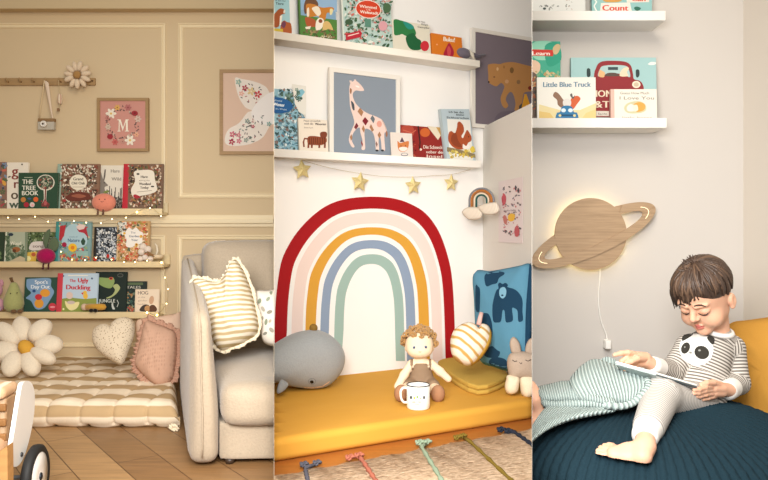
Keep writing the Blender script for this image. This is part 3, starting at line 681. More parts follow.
def flower(x, y, r, c, cc, n=6): return [('ell', c, x+r*.6*math.cos(math.tau*k/n), y+r*.6*math.sin(math.tau*k/n), r*.45, r*.27, 360*k/n) for k in range(n)]+[('ell', cc, x, y, r*.22, r*.22)]
for x, y, r, c, cc in ((111, 113.5, 5.2, '#eadfcc', '#d8b060'), (130, 140.3, 5.2, '#eadfcc', '#d8b060'), (117.3, 107.5, 3, '#d8a85a', '#8a5a3a'), (138, 119, 3.4, '#d0b8a8', '#a07060'), (136.5, 134.5, 2.6, '#e0a888', '#b07a5a'), (107.5, 118, 2.6, '#b87a70', '#7a4a44'), (115, 142, 3.2, '#c0605a', '#8a3a38'), (128, 107.5, 3.4, '#b06a68', '#804040'), (122.5, 141.5, 2.4, '#c09080', '#905048'), (108, 127, 3, '#cdb8a4', '#a08070')): wr += flower(x, y, r, c, cc)
wr += [('ell', '#9a2c34', 134.7, 113.2, 3.2, 2.6, 10), ('ell', '#9a2c34', 110, 136.6, 2.9, 2.6), ('ell', '#7a2028', 134.7, 113.2, 1.3, 1)]
Ms = [(117.4, 131.5), (117.4, 130.8), (118.5, 130.6), (118.9, 120.4), (117.3, 120.2), (117.3, 119.4), (120.6, 119.4), (123.1, 127.2), (125.7, 119.4), (128.8, 119.4), (128.8, 120.2), (127.7, 120.4), (127.9, 130.6), (129, 130.8), (129, 131.5), (124.8, 131.5), (124.8, 130.8), (126, 130.6), (125.8, 121.8), (122.7, 131.2), (119.7, 121.6), (119.5, 130.6), (120.6, 130.8), (120.6, 131.5)]
framed(FA, 96.8, 148.2, 97.8, 151.3, .022, 'square framed pink print with a flower wreath around the letter M', 'picture', None, '#a3855c', .014, '#c98f82', wr+[('poly', '#efe6d2', Ms)])
R = random.Random(8); bf = [('spl', '#e6dcd0', [(235, 78.5), (242, 79), (256, 82), (266, 87), (270, 93), (276, 94), (284, 110), (275, 116), (268, 129), (262, 138), (250, 144), (235, 146), (226, 144), (225, 137), (229, 129), (239, 123), (247, 113), (252, 110.5), (245, 107), (238, 95)]),
    ('spl', '#ece6e0', [(252, 110), (262, 98), (272, 92), (285, 92), (285, 118), (274, 124), (262, 124), (253, 118)])]
for k in range(110):
    if k < 45: x, y = R.uniform(238, 266), R.uniform(80, 105); ok = (x-238)/2 < 16 and y > 79+(x-236)*.30 and y < 94+ (x-236)*.9 and not (x > 257 and y > 92)
    else: x, y = R.uniform(230, 264), R.uniform(114, 142); ok = (x-230)+(142-y)*-.2 > -2 and y > 139-(x-228)*1.0 and y < 143-(x-255 if x > 255 else 0)
    if ok: bf.append(('ell', R.choice(['#4a4f4a', '#5a5050', '#7a8a80', '#6a5a58', '#a86a68']), x, y, 1.3, .5, R.uniform(0, 180)))
for x, y, r, c in ((245, 88, 2.6, '#a83a4a'), (251.2, 91.3, 3.3, '#d8c08a'), (258, 94.3, 3, '#c04048'), (238.5, 82, 2.3, '#8fb0a0'), (241.5, 93.5, 2.2, '#e0a898'), (232.5, 134.3, 2.6, '#c8687a'), (238.5, 135, 2, '#c86a78'), (231.8, 141.8, 2.6, '#a83048'), (239, 141, 2.2, '#c8687a'), (246, 140, 2, '#8a9a90'), (247.3, 121, 2, '#7a8f88'), (253, 126.5, 1.5, '#b04058'), (269, 124, 2, '#7aa098')): bf += flower(x, y, r*1.25, c, '#e8d8c0', 5)
framed(FA, 219.5, 330, 69.3, 154.5, .022, 'framed pale pink print of a white flower-patterned butterfly', 'picture', None, '#a98a64', .016, '#d7b9a3', bf)

# ---- plush creatures and bits on the ledges
def legs(T, xs, y0, y1, col, yy=-.0, r=.004):
    for x in xs:
        p = T.hit(x, y0, yy); q = T.hit(x, y1, yy); MB().tube([p, (p.x, p.y-.006, (p.z+q.z)/2), (q.x, q.y-.004, q.z)], r, mat(col, 'plush'), 8).ball((q.x, q.y-.007, q.z), (r*1.3, r*1.9, r*1.2), mat(col, 'plush'), 10).build('leg', T)
T = Thing('plush_toy', 'round coral pink plush with a smiling face and dangling brown legs', 'plush toy', FA, P(104, 209, 3.30)); T.hit
c = T.hit(104, 202.5, -.005); m_ = MB(); pm = mat('#df8a72', 'plush'); m_.ball(c, (.056, .034, .043), pm, 28)
m_.build('body', T)
for x, y in ((99.3, 199.3), (104.8, 199.3)): p = T.hit(x, y, -.037); MB().ball((p.x, -.036, p.z), .0028, mat('#2a1a18', 'paint', .3), 8).build('eye', T)
m_ = MB(); m_.tube([T.hit(x, y, -.040) for x, y in ((100.6, 201.2), (102, 202.2), (103.4, 201.2))], .0009, mat('#5a2a24'), 6); m_.build('mouth', T)
legs(T, (98.3, 103.6), 208, 214, '#6a4a3a', -.02); m_ = MB(); m_.inflate([(x, z) for x, z in ell(c.x+.008, c.z+.05, .016, .006, 20)], (c.x+.008, c.z+.05), .002, .002, mat('#7a8a4a', 'plush'), 4).build('leaf', T)
T = Thing('plush_toy', 'magenta plush beetroot with green leaves and two legs on the ledge', 'plush toy', FA, P(46, 261, 3.30)); c = T.hit(46, 256, -.005)
MB().ball(c, (.043, .034, .036), mat('#a01450', 'plush'), 28).build('body', T)
for pts in ([(46, 249), (43, 242), (45, 233), (50, 229), (50, 236), (48, 244)], [(47.5, 249), (50, 240), (55, 237), (59, 243), (57, 250), (52, 252)]):
    ol = [(T.hit(x, y, .006).x, T.hit(x, y, .006).z) for x, y in spline(pts, 5)]; cx = sum(p[0] for p in ol)/len(ol); cz = sum(p[1] for p in ol)/len(ol)
    MB().inflate(ol, (cx, cz), .007, .006, mat('#5a6a50', 'plush'), 6, y=.006).build('leaf', T)
legs(T, (43.7, 49), 263, 268.5, '#4a1a20', -.02)
T = Thing('plush_toy', 'pale green plush pear with brown stalk and little feet', 'plush toy', FA, P(14, 313, 3.30))
pr = [(15.5, .5), (12, 6), (10, 6)]; prof = []
for y, r in ((312, 2), (311, 6), (308, 8.6), (304, 9.4), (300, 9.2), (295, 7.8), (290, 5.8), (286, 4.3), (283.5, 3.2), (282.3, 1.6)): prof.append((r/F*3.3, T.hit(14, y, 0).z))
c = T.hit(13.8, 300, 0); MB().lathe(prof, mat('#a3a46c', 'plush'), center=(c.x, .0, 0), n=28).build('body', T)
MB().tube([T.hit(13, 283, 0), T.hit(11.5, 280, 0), T.hit(10.8, 277.5, 0)], [.006, .007, .008], mat('#6a4f34', 'plush'), 8).build('stalk', T)
for x, y in ((11, 293.3), (17.6, 292.8)): p = T.hit(x, y, -.03); MB().ball((p.x, -.0345, p.z), .0028, mat('#2a2018', 'paint', .3), 8).build('eye', T)
for x in (12.5, 18.8): p = T.hit(x, 311.5, -.04); MB().ball((p.x, -.03, p.z), (.014, .012, .010), mat('#6f5438', 'plush'), 12).build('foot', T)
T = Thing('plush_toy', 'pink and lilac plush at the far left of the lowest ledge', 'plush toy', FA, P(-2, 313, 3.31)); m_ = MB()
m_.ball(T.hit(-3, 305), (.036, .028, .035), mat('#c894a0', 'plush'), 20).build('body', T); MB().ball(T.hit(-3, 290), (.026, .022, .032), mat('#c08c98', 'plush'), 20).build('head', T)
MB().ball(T.hit(-2.5, 309, -.03), (.016, .014, .014), mat('#b89ac0', 'plush'), 14).build('foot', T)
for x in (-4.5, 1.5): MB().ball(T.hit(x, 283), (.010, .007, .018), mat('#c08c98', 'plush'), 12).build('ear', T)
T = Thing('plush_toy', 'long mustard plush with cream end and two black feet lying before the duckling book', 'plush toy', FA, P(95, 311.5, 3.305)); y_ = -.004
a = T.hit(82, 307, y_); b = T.hit(106.5, 306.5, y_); rr = .0155
mx = Matrix.Rotation(math.pi/2, 4, 'Y'); L_ = b.x-a.x
MB().lathe([(0, 0), (rr*.7, 0), (rr*1.02, .006), (rr, L_*.18)], mat('#d3b59a', 'plush'), center=a, mx=mx, n=20).build('end_cap', T, label='cream end cap')
MB().lathe([(rr, L_*.18), (rr, L_*.8), (rr*.85, L_*.93), (0, L_)], mat('#c9963a', 'plush'), center=a, mx=mx, n=20).build('body', T)
for x in (91.5, 95.5): p = T.hit(x, 310.3, -.02); MB().ball((p.x, -.024, p.z), (.010, .009, .0085), mat('#1c1814', 'plush'), 12).build('foot', T)
T = Thing('cotton_stem', 'bunch of white cotton balls with a brown stem at the end of the middle ledge', 'ornament', FA, P(146, 261, 3.31)); w_ = mat('#e2d3c4', 'plush')
for x, y, r, cc in ((141.3, 252, 3.4, w_), (145, 257.6, 3.1, w_), (150.5, 259, 3, w_), (143, 246.8, 3.6, w_), (148, 249.5, 3.6, w_), (140.5, 258.8, 2.8, w_)):
    c = T.hit(x, y, 0); MB().ball((c.x, 0, c.z), r*.0048, cc, 14).build('cotton_ball', T)
MB().tube([T.hit(147, 252, -.012), T.hit(151, 254.5, -.014), T.hit(155, 256, -.01)], .006, mat('#8f6a44', 'plush'), 8).build('stem', T)
T = Thing('dish', 'small cream dish with an upright horn spoon at the end of the middle ledge', 'dish', FA, P(160, 258.5, 3.32)); 
c = T.hit(160.5, 258.5, 0); MB().lathe([(0, 0), (.022, 0), (.030, .018), (.026, .018), (.018, .004), (0, .004)], mat('#dcc6a4', 'paint'), center=(c.x-.012, 0, c.z), n=28).build('bowl', T)
MB().tube([T.hit(155.5, 257, 0), T.hit(157.5, 251, 0), T.hit(156.8, 246, 0), T.hit(155, 243.5, 0)], [.0045, .005, .004, .002], mat('#e8dcc4', 'paint'), 8).build('spoon', T)
# fairy lights
T = Thing('fairy_lights', 'string of tiny warm white fairy lights looped along the cream ledges', 'fairy lights', FA, P(60, 216, 3.29))
wire = mat('#c2ac7c', 'metal'); gl = mat('#ffe2a0', 'glow', 9); gb_ = mat('#ffcf80', 'glow', 12)
def lights(pts, yy, big=()):
    MB().tube([T.hit(x, y, yy) for x, y in spline(pts, 5, False)], .0009, wire, 5).build('wire', T)
    for i, (x, y) in enumerate(pts):
        c = T.hit(x, y+.6, yy-.002); MB().ball(c, (.0045 if i in big else .0026), gb_ if i in big else gl, 8).build('bulb', T)
lights([(-6, 218), (8, 217), (19, 218.6), (35, 216), (48, 221), (60, 219), (74, 220.5), (86, 222), (101, 222.5), (112, 218.5), (126, 217), (137, 211.5), (150, 207.5), (161, 215.5)], -.012, big=(11,))
lights([(61, 251), (72, 259), (85, 259.5), (96, 257), (111.5, 259), (124, 261.5), (135, 261.5), (147, 260), (161.5, 262), (165, 277), (168, 288.5), (166.5, 303), (157, 314.5), (147, 312)], -.014, big=(8, 12, 13))
lights([(157, 314.5), (171, 315.5), (176, 317)], -.10, big=(0, 1))
# =================================================================== ROOM 1: floor cushion, pillows, sofa, toy pram
def soft(mb, a, b, m, r, puff=(0, 0, 0), div=10, fn=None):
    """a rounded, slightly puffed block"""
    a = Vector(a); b = Vector(b); c = (a+b)/2; h = (b-a)/2; idx = {}; vs = []; fs = []
    def vid(p):
        k = (round(p[0], 5), round(p[1], 5), round(p[2], 5))
        if k not in idx:
            q = Vector((p[0]*h[0], p[1]*h[1], p[2]*h[2])); rr = min(r, h[0], h[1], h[2])
            inner = Vector([max(-h[i]+rr, min(h[i]-rr, q[i])) for i in range(3)]); d = q-inner
            if d.length > 1e-9: q = inner+d.normalized()*rr
            for i in range(3):
                j, l = (i+1) % 3, (i+2) % 3
                q[i] += puff[i]*p[i]*(1-p[j]**2)*(1-p[l]**2)
            q += c; idx[k] = len(vs); vs.append(Vector(fn(q)) if fn else q)
        return idx[k]
    def warp(x): return math.copysign(1-(1-abs(x))**1.5, x) if r else x
    g = [warp(-1+2*i/div) for i in range(div+1)]
    for ax in range(3):
        for sg in (-1, 1):
            for i in range(div):
                for j in range(div):
                    q = []
                    for u_, v_ in ((g[i], g[j]), (g[i+1], g[j]), (g[i+1], g[j+1]), (g[i], g[j+1])):
                        p = [0, 0, 0]; p[ax] = sg; p[(ax+1) % 3] = u_; p[(ax+2) % 3] = v_; q.append(vid(p))
                    fs.append(q if sg > 0 else q[::-1])
    return mb.add(vs, fs, m, True)
def ruffle(mb, T, ol, m, w=.014, waves=34, amp=.008, y=0.0, seed=1):
    """gathered frill around an outline of local (x,z) points"""
    R_ = random.Random(seed); n = len(ol); cx = sum(p[0] for p in ol)/n; cz = sum(p[1] for p in ol)/n; NN = waves*6; vs = []; fs = []
    per = [ol[int(i*n/NN) % n] if False else tuple(Vector(ol[int(i*n/NN)]).lerp(Vector(ol[(int(i*n/NN)+1) % n]), i*n/NN-int(i*n/NN))) for i in range(NN)]
    for i, (x, z) in enumerate(per):
        t = (Vector(per[(i+1) % NN])-Vector(per[i-1])).normalized(); nn = Vector((t.y, -t.x))
        if nn.dot(Vector((x-cx, z-cz))) < 0: nn = -nn
        ph = math.sin(i/6*math.tau+R_.uniform(-.4, .4)); ww = w*(1+.25*math.sin(i*.37)+R_.uniform(-.1, .1))
        for k in (-.35, .5, 1):
            vs.append((x+nn.x*ww*k, y+amp*ph*max(0, k+.1), z+nn.y*ww*k))
    for i in range(NN):
        j = (i+1) % NN
        for k in (0, 1): fs.append((i*3+k, j*3+k, j*3+k+1, i*3+k+1))
    o = len(vs); vs2 = [(x, yy+.002, z) for x, yy, z in vs]
    return mb.add(vs+vs2, fs+[tuple(o+q for q in f[::-1]) for f in fs]+[(i*3+2, ((i+1) % NN)*3+2, o+((i+1) % NN)*3+2, o+i*3+2) for i in range(NN)], m, True)
def outline(T, pts, y=0.0, n=6): return [(T.hit(a, b, y).x, T.hit(a, b, y).z) for a, b in spline(pts, n)]
def cen(ol): return (sum(p[0] for p in ol)/len(ol), sum(p[1] for p in ol)/len(ol))

# floor cushion
T = Thing('floor_cushion', 'tufted cream and tan striped floor mattress below the beige ledges', 'floor cushion', None, (-1.3, 2.9, 0), bay=1)
mb = MB(); st = []; NX, NT = 460, 120; R = random.Random(2); jit = [R.uniform(-.016, .016) for _ in range(60)]
PX_, PT_ = .118, .150
def mattress(i, j):
    t = j/NT*1.10                       # arc length from back edge over the top and down the front
    if t < .86: Y = 3.37-t; z = .085; nz, ny = 1, 0
    else:
        a = min(1, (t-.86)/.24)*math.pi*.93; Y = 3.37-.86-.045*math.sin(a); z = .043+.042*math.cos(a); nz, ny = math.cos(a), -math.sin(a)
    xr = -.592-.3216*(Y-2.07); xl = -1.95; X = xl+(xr-xl)*(i/NX)
    e = min(1, (1-i/NX)*NX/14); ed = math.sqrt(max(0, 1-(1-e)**2))
    k = (abs(math.sin(math.pi*(X+jit[int(t/PT_)]*2)/PX_))**.35)*(.45+.55*abs(math.sin(math.pi*t/PT_))**.5)
    b_ = .0075*k*(1+.3*math.sin(X*23+t*11))+.0015*math.sin(X*61+t*17)-(.0032+.0012*math.sin(X*9+t*21))*math.exp(-((abs(((X+jit[int(t/PT_)]*2)/PX_+.5) % 1-.5)*PX_)/.007)**2)
    z0 = .012+(z-.012)*ed if nz > 0 else z
    return (X, Y+ny*b_, z0+nz*b_*ed), t
vs = []
for j in range(NT+1):
    for i in range(NX+1): p, t = mattress(i, j); vs.append(T.local(p)); st.append(t)
fs = [(j*(NX+1)+i, j*(NX+1)+i+1, (j+1)*(NX+1)+i+1, (j+1)*(NX+1)+i) for j in range(NT) for i in range(NX)]
ncol = NX+1; skirt = []
for j in range(NT+1):
    q = vs[j*ncol+NX]; skirt.append(len(vs)); vs.append(Vector((q.x, q.y, 0.002))); st.append(st[j*ncol+NX])
fs += [(j*ncol+NX, skirt[j], skirt[j+1], (j+1)*ncol+NX) for j in range(NT)]
mm = stripe_mat('striped_mattress_cotton', '#b89b74', '#e8d6bc', None, .150, .48, .14, .03, attr='st', bumps=(220, .4, .002))
mb.add(vs, fs, mm, True); mb.attr = {'st': st}; mb.build('cover', T)
p = T.local((-.735, 2.44, .02)); m_ = MB()
for k in range(7): a = math.tau*k/7; m_.tube([p, p+Vector((math.cos(a)*.012, -.006, math.sin(a)*.008-.004)), p+Vector((.012+math.cos(a)*.012, -.012, math.sin(a)*.008-.010))], [.004, .006, .003], mat('#e6d5b8', 'fabric'), 6)
m_.build('corner_tassel', T)

# daisy pillow
T = Thing('daisy_pillow', 'large cream daisy-shaped pillow with mustard centre leaning below the ledges', 'pillow', FA, P(27, 372, 2.86), rot=(-.62, 0, 0))
pm = mat('#ddcfb9', 'plush')
for i, (cx, cy, rl, rw, an) in enumerate([(21.7, 329, 13, 9.8, 96), (40.5, 331.5, 14.5, 8.6, -40), (48.5, 344.5, 14.5, 9.3, -8), (43.5, 356.5, 13.5, 7.8, 20), (30.3, 363, 13, 10.3, 78), (13, 364.5, 14, 9.5, 122), (3.5, 351, 16, 9.5, 170), (8, 334.5, 14.5, 9.6, 38)]):
    ol = [(T.hit(x, y).x, T.hit(x, y).z) for x, y in ell(cx, cy, rl, rw, an, 36)]
    MB().inflate(ol, cen(ol), .034, .030, pm, rings=9, y=(-.004 if i % 2 else .004)).build('petal', T)
ol = [(T.hit(x, y).x, T.hit(x, y).z) for x, y in ell(27, 349, 8, 7.8, 0, 28)]
MB().inflate(ol, cen(ol), .042, .02, mat('#cf9c3e', 'knit'), rings=9).build('flower_centre', T, label='mustard knitted centre')
# heart
T = Thing('heart_pillow', 'speckled cream heart-shaped pillow beside the pink frilled cushion', 'pillow', FA, P(116, 364, 2.97), rot=(-.45, 0, 0))
ol = outline(T, [(119.7, 364.4), (110, 359.5), (102.8, 355), (95.5, 347.5), (92, 338), (94, 329), (101.9, 324.3), (108, 324.4), (111.3, 326.2), (114, 322), (119, 318.3), (126.3, 317), (133, 320.5), (134.8, 329), (133.4, 338), (129.1, 349.4), (124.4, 361)], n=5)
def speckle():
    m, N, L, b = newmat('speckled_cream_fabric'); v = N.new('ShaderNodeTexVoronoi'); v.inputs['Scale'].default_value = 130; L.new(mapped(N, L), v.inputs['Vector'])
    mr = N.new('ShaderNodeMapRange'); mr.inputs[1].default_value = .20; mr.inputs[2].default_value = .30; L.new(v.outputs['Distance'], mr.inputs[0])
    L.new(mix(N, L, mr.outputs[0], rgb('#8c6f50'), rgb('#dbcab0')), b.inputs['Base Color']); b.inputs['Roughness'].default_value = .95
    n = N.new('ShaderNodeTexNoise'); n.inputs['Scale'].default_value = 300; bump(N, L, b, n.outputs['Fac'], .4, .002); return m
c_ = T.hit(113.5, 338); MB().inflate(ol, (c_.x, c_.z), .045, .04, speckle(), rings=12).build('cover', T)
# cushion behind and pink frilled cushion
T = Thing('cushion', 'plain blush cushion tucked behind the pink frilled cushion', 'cushion', FA, P(160, 350, 3.12), rot=(-.3, 0, 0))
ol = outline(T, [(135.5, 322), (142, 318.5), (160, 316), (176, 313.5), (182, 312.5), (183, 330), (182, 352), (160, 352), (140, 350), (136, 336)], n=5)
MB().inflate(ol, cen(ol), .035, .03, mat('#e0bfa6', 'fabric'), rings=9).build('cover', T)
T = Thing('cushion', 'dusty pink textured cushion with a gathered frill beside the sofa', 'cushion', FA, P(157, 386, 2.80), rot=(-.42, .0, 0))
ol = outline(T, [(146.5, 321), (158, 324), (168, 328), (176, 333.5), (177.3, 350), (175.6, 366), (172, 380), (160, 387), (148, 380), (139, 371), (135.5, 364), (138.5, 352), (141.5, 338)], n=6)
def pinkmat():
    m, N, L, b = newmat('dusty_pink_dobby_cotton'); v = N.new('ShaderNodeTexVoronoi'); v.inputs['Scale'].default_value = 1
    L.new(mapped(N, L, (110, 10, 60), (0, .1, 0)), v.inputs['Vector']); v.inputs['Randomness'].default_value = .2
    mr = N.new('ShaderNodeMapRange'); mr.inputs[1].default_value = .15; mr.inputs[2].default_value = .5; L.new(v.outputs['Distance'], mr.inputs[0])
    L.new(mix(N, L, mr.outputs[0], rgb('#a9836c'), rgb('#c29a82')), b.inputs['Base Color']); b.inputs['Roughness'].default_value = .95; bump(N, L, b, mr.outputs[0], .5, -.003); return m
pk = pinkmat(); MB().inflate(ol, cen(ol), .062, .035, pk, rings=12, wr=lambda t, k: .004*math.sin(t*55)*k*k*(1-k)*4+.003*math.sin(t*23+k*9)*k*k).build('cover', T)
ruffle(MB(), T, ol, mat('#b88f79', 'fabric'), .019, 40, .010, seed=4).build('frill', T)

# sofa
AX, AY = -.488, 2.07
T = Thing('sofa', 'light grey upholstered sofa with rounded arm beside the floor mattress', 'sofa', None, (AX, AY, 0), bay=1)
def S(s_, t, z): return Vector((s_-.3216*t, t+.06*s_, z))
sf = mat('#ab9b86', 'plush')
def armfn(q):
    t = q.y; k = q.z/.46; top = .455+.13*min(1, max(0, t/.88))**.8; flare = .0; nar = max(0, k-.75)*.05 if t < .3 else 0
    ix = (q.x+.09)/.09; return S(q.x-.040*max(0, k-.35)*ix+.008*k*(1-ix), t, .010+k*(top-.010))
soft(MB(), (-.090, -.02, 0), (.0, .9, .46), sf, .036, (.006, .01, .004), 16, armfn).build('arm', T)
m_ = MB(); m_.tube([armfn(Vector((-.052, -.0345, z))) for z in np.linspace(.03, .43, 14)]+[armfn(Vector((-.052, y, .463))) for y in np.linspace(.01, .85, 14)], .0024, mat('#ab9b86', 'fabric'), 8); m_.build('piping', T)
soft(MB(), (.002, .012, .013), (1.0, .9, .128), sf, .012, (0, .0, 0), 10, lambda q: S(*q)).build('base', T)
soft(MB(), (.006, -.035, .118), (.95, .66, .245), sf, .045, (.0, .01, .014), 16, lambda q: S(*q)).build('seat_cushion', T)
soft(MB(), (-.012, .60, .20), (.95, .80, .655), sf, .055, (.0, .03, .006), 16, lambda q: S(q.x+.02*(1-q.z), q.y+.12*(q.z-.2), q.z)).build('back_cushion', T)
soft(MB(), (-.08, .82, .05), (1.0, .93, .60), sf, .03, (0, 0, 0), 8, lambda q: S(*q)).build('back_frame', T)
for s_, t in ((.035, .03), (.035, .85)):
    c = S(s_, t, 0); MB().lathe([(.012, 0), (.016, .016)], mat('#3a2c22', 'wood', .4), center=c, n=16).build('leg', T)
# sofa pillows
T = Thing('cushion', 'cream and tan ticking striped cushion with a small frill on the sofa', 'cushion', FA, P(222, 350, 2.35), rot=(-.32, 0, 0))
ol = outline(T, [(193, 280.5), (203, 279), (213, 281.5), (222, 280.5), (228, 271), (234, 259.5), (241, 266), (249, 283), (255, 305), (258.5, 330), (247, 341), (233, 347), (221, 350.5), (212, 340), (204.5, 322), (198, 300)], n=6)
tick = stripe_mat('ticking_stripe_cotton', '#b8a27a', '#e4dac7', (-.16, 0, 1), .0172, .5, 0, .06, noise=.012)
c_ = T.hit(228, 312); MB().inflate(ol, (c_.x, c_.z), .075, .05, tick, rings=14, wr=lambda t, k: .006*math.sin(t*37+k*6)*k*k*(1-k)*6).build('cover', T)
ruffle(MB(), T, ol, mat('#e0d3ba', 'fabric'), .010, 44, .007, seed=8).build('frill', T)
T = Thing('cushion', 'white cushion with faded green and grey leaf sprigs at the sofa end', 'cushion', FA, P(275, 345, 2.42), rot=(-.28, 0, 0))
ol = outline(T, [(255.5, 291), (268, 290), (290, 286), (305, 290), (303, 345), (280, 347), (264, 342.5), (259.5, 326), (256, 305)], n=6); m_ = MB(); c_ = T.hit(278, 318)
m_.inflate(ol, (c_.x, c_.z), .055, .035, mat('#e6ddd0', 'fabric'), rings=10)
bv = bvh_mb(m_, T); deco = []
for x, y, rx, ry, an, c in ((259.5, 301, 1.8, 2.8, 20, '#8a927c'), (263, 309, 1.7, 3, -30, '#a9a294'), (268, 299, 1.6, 2.6, 40, '#98a08a'), (269.5, 312, 1.8, 3, 70, '#8f8d80'), (266, 322, 1.6, 3.2, 10, '#8a927c'), (271.5, 330, 2, 3, -40, '#a09a8c'), (265, 333.5, 1.5, 2.4, 60, '#8f8d80'), (271, 292.5, 1.5, 2.2, 0, '#8a927c'), (270, 321, 1.4, 2, 30, '#b8ab96'), (262.5, 318, 1.2, 2, 0, '#a9a294')):
    m_.decal(ell(x, y, rx, ry, an, 12), bv, .0012, mat(c, 'fabric'), 1.0, inv=T.inv)
m_.build('cover', T)

# doll pram in the foreground
pd = Vector((-.14, .99, 0)).normalized(); pn = Vector((pd.y, -pd.x, 0))      # pn points right/outwards
pang = math.atan2(pn.y, pn.x)
base = P(27, 478, 1.76)
T = Thing('doll_pram', 'wooden doll pram with white side panel and black-tyred wheel at lower left', 'toy pram', None, (base.x, base.y, 0), rot=(0, 0, pang), bay=1)
# local x = outwards (right), local y = along pd (away from viewer)
wh = mat('#f2f0ec', 'paint', .35); tyre = mat('#262626', 'paint', .6); mxw = Matrix.Rotation(math.pi/2, 4, 'Y')
cz = .079
WHEEL = MB().lathe([(0, -.008), (.064, -.008), (.066, 0), (.064, .010), (.02, .012), (0, .012)], wh, center=(.02, 0, cz), mx=mxw, n=48).build('wheel', T)
MB().lathe([(.060, -.011), (.070, -.013), (.078, -.008), (.079, 0), (.078, .008), (.070, .013), (.060, .011)], tyre, center=(.02, 0, cz), mx=mxw, n=48, cap=False).build('tyre', WHEEL, label='black rubber tyre')
MB().lathe([(0, 0), (.010, 0), (.009, .004), (.004, .006), (0, .006)], mat('#3a4048', 'metal'), center=(.031, 0, cz), mx=mxw, n=20).build('hub_cap', WHEEL)
sid = lambda x, y: T.hit(x, y, 0, 0)          # onto the local plane x=0
ol = [(sid(x, y).y, sid(x, y).z) for x, y in spline([(22.5, 384), (27, 381), (31.5, 383), (34.5, 392), (34.5, 410), (31.5, 430), (27, 448), (22.5, 460), (17, 466.5), (12, 465), (10.5, 458), (13, 440), (17, 415), (20, 396)], 5)]
PANEL = MB().prism(ol, -.010, .0, wh, axis=0).build('side_panel', T, label='tall white rounded side panel')
p = sid(21.3, 454.5); MB().lathe([(0, 0), (.006, 0), (.005, .003), (0, .003)], mat('#5a5f66', 'metal'), center=(.0, p.y, p.z), mx=mxw, n=16).build('bolt', PANEL)
yb = sid(17, 440).y
fr_ = lambda x, y, yy: T.hit(x, y, yy)
wk = stripe_mat('pram_lining', '#9c7c5c', '#c0a384', (1, 0, 0), .022, .5, 0, .1)
def slab(x0, x1, y0, y1, yy, d, m, nm, bev=.004, lab=None):
    a = fr_(x0, y0, yy); b = fr_(x1, y1, yy); o = MB().box((a.x, yy, b.z), (min(b.x, -.012), yy+d, a.z), m, bev).build(nm, T, label=lab); return o
slab(-60, 20, 401, 441, yb-.03, .07, wk, 'basket')
for yy_, nm in ((409, 'rattan_band'), (424, 'rattan_band'), (439, 'rattan_band')): slab(-60, 18, yy_-2.3, yy_+2.3, yb-.038, .012, mat('#94683c', 'wood'), nm, .004)
quilt = stripe_mat('striped_pram_quilt', '#cdaa86', '#ead9c2', (1, 0, 0), .03, .5, 0, .1)
slab(-60, 21, 390, 400, yb-.045, .09, quilt, 'quilt', .014)
slab(-60, 14, 441, 474, yb-.05, .05, mat('#b59070', 'fabric'), 'cloth_pocket', .02, 'tan cloth pocket')
a = fr_(6, 452, yb-.07); b = fr_(11, 478, yb-.07); c_ = fr_(-12, 478, yb-.07)
MB().prism([(c_.x-.1, c_.z-.14), (b.x, b.z-.14), (b.x+.002, b.z+.01), (a.x+.012, a.z+.02), (a.x-.004, a.z+.01), (c_.x-.1, c_.z-.02)], yb-.095, yb-.06, mat('#c2935c', 'wood')).build('chassis', T)
MB().tube([(-.34, 0, cz), (.012, 0, cz)], .006, mat('#8a8f96', 'metal'), 10).build('axle', T)
# =================================================================== ROOM 2: the white play nook
lab2 = 'white picture ledges in the play nook'
M1 = ledge(FB, 200, 480, 49, 56, .10, '#e9e3d8', 'white picture ledge highest on the play nook wall, with a grey plush at its end', lab2, xm=400, back=0)
M2 = ledge(FB, 200, 481, 156, 163.5, .10, '#efebe4', 'white picture ledge in the play nook carrying the giraffe print', lab2, xm=400, back=0)
gd, ge = 'books on the upper white nook ledge', 'books on the lower white nook ledge'
NV = '#2a4a5a'
book(FB, M1, 258, 290.5, -26, 'pale blue picture book with a brown horse, at the left end', gd, '#9cc4cc', [
    ('txt', '#2a3a44', 'Tiere', 275.5, 4.5, 2.6, .08, 8, .2), ('txt', '#2a3a44', 'auf dem Hof', 274.5, 1, 1.6, .08, 11), ('spl', '#9a5028', [(272, 18), (276, 12), (280, 8.5), (284, 9.5), (285, 13.5), (282, 14.5), (280, 17), (279, 26), (274, 27)]),
    ('spl', '#a8582c', [(281, 24), (284, 20.5), (287, 22), (291, 24), (291, 35), (281, 35)]), ('spl', '#6a3a50', [(281, 25), (284, 21), (286, 24), (284, 28)]), ('poly', '#c8b040', [(272, 28), (283, 29), (283, 34), (272, 32)]), ('poly', '#e8e0d0', [(280, 16), (282.5, 15), (281, 25), (279.5, 25)]), ('ell', '#e0d8c8', 284.3, 11.5, .8, 2, 10)], spine='#e0dccf')
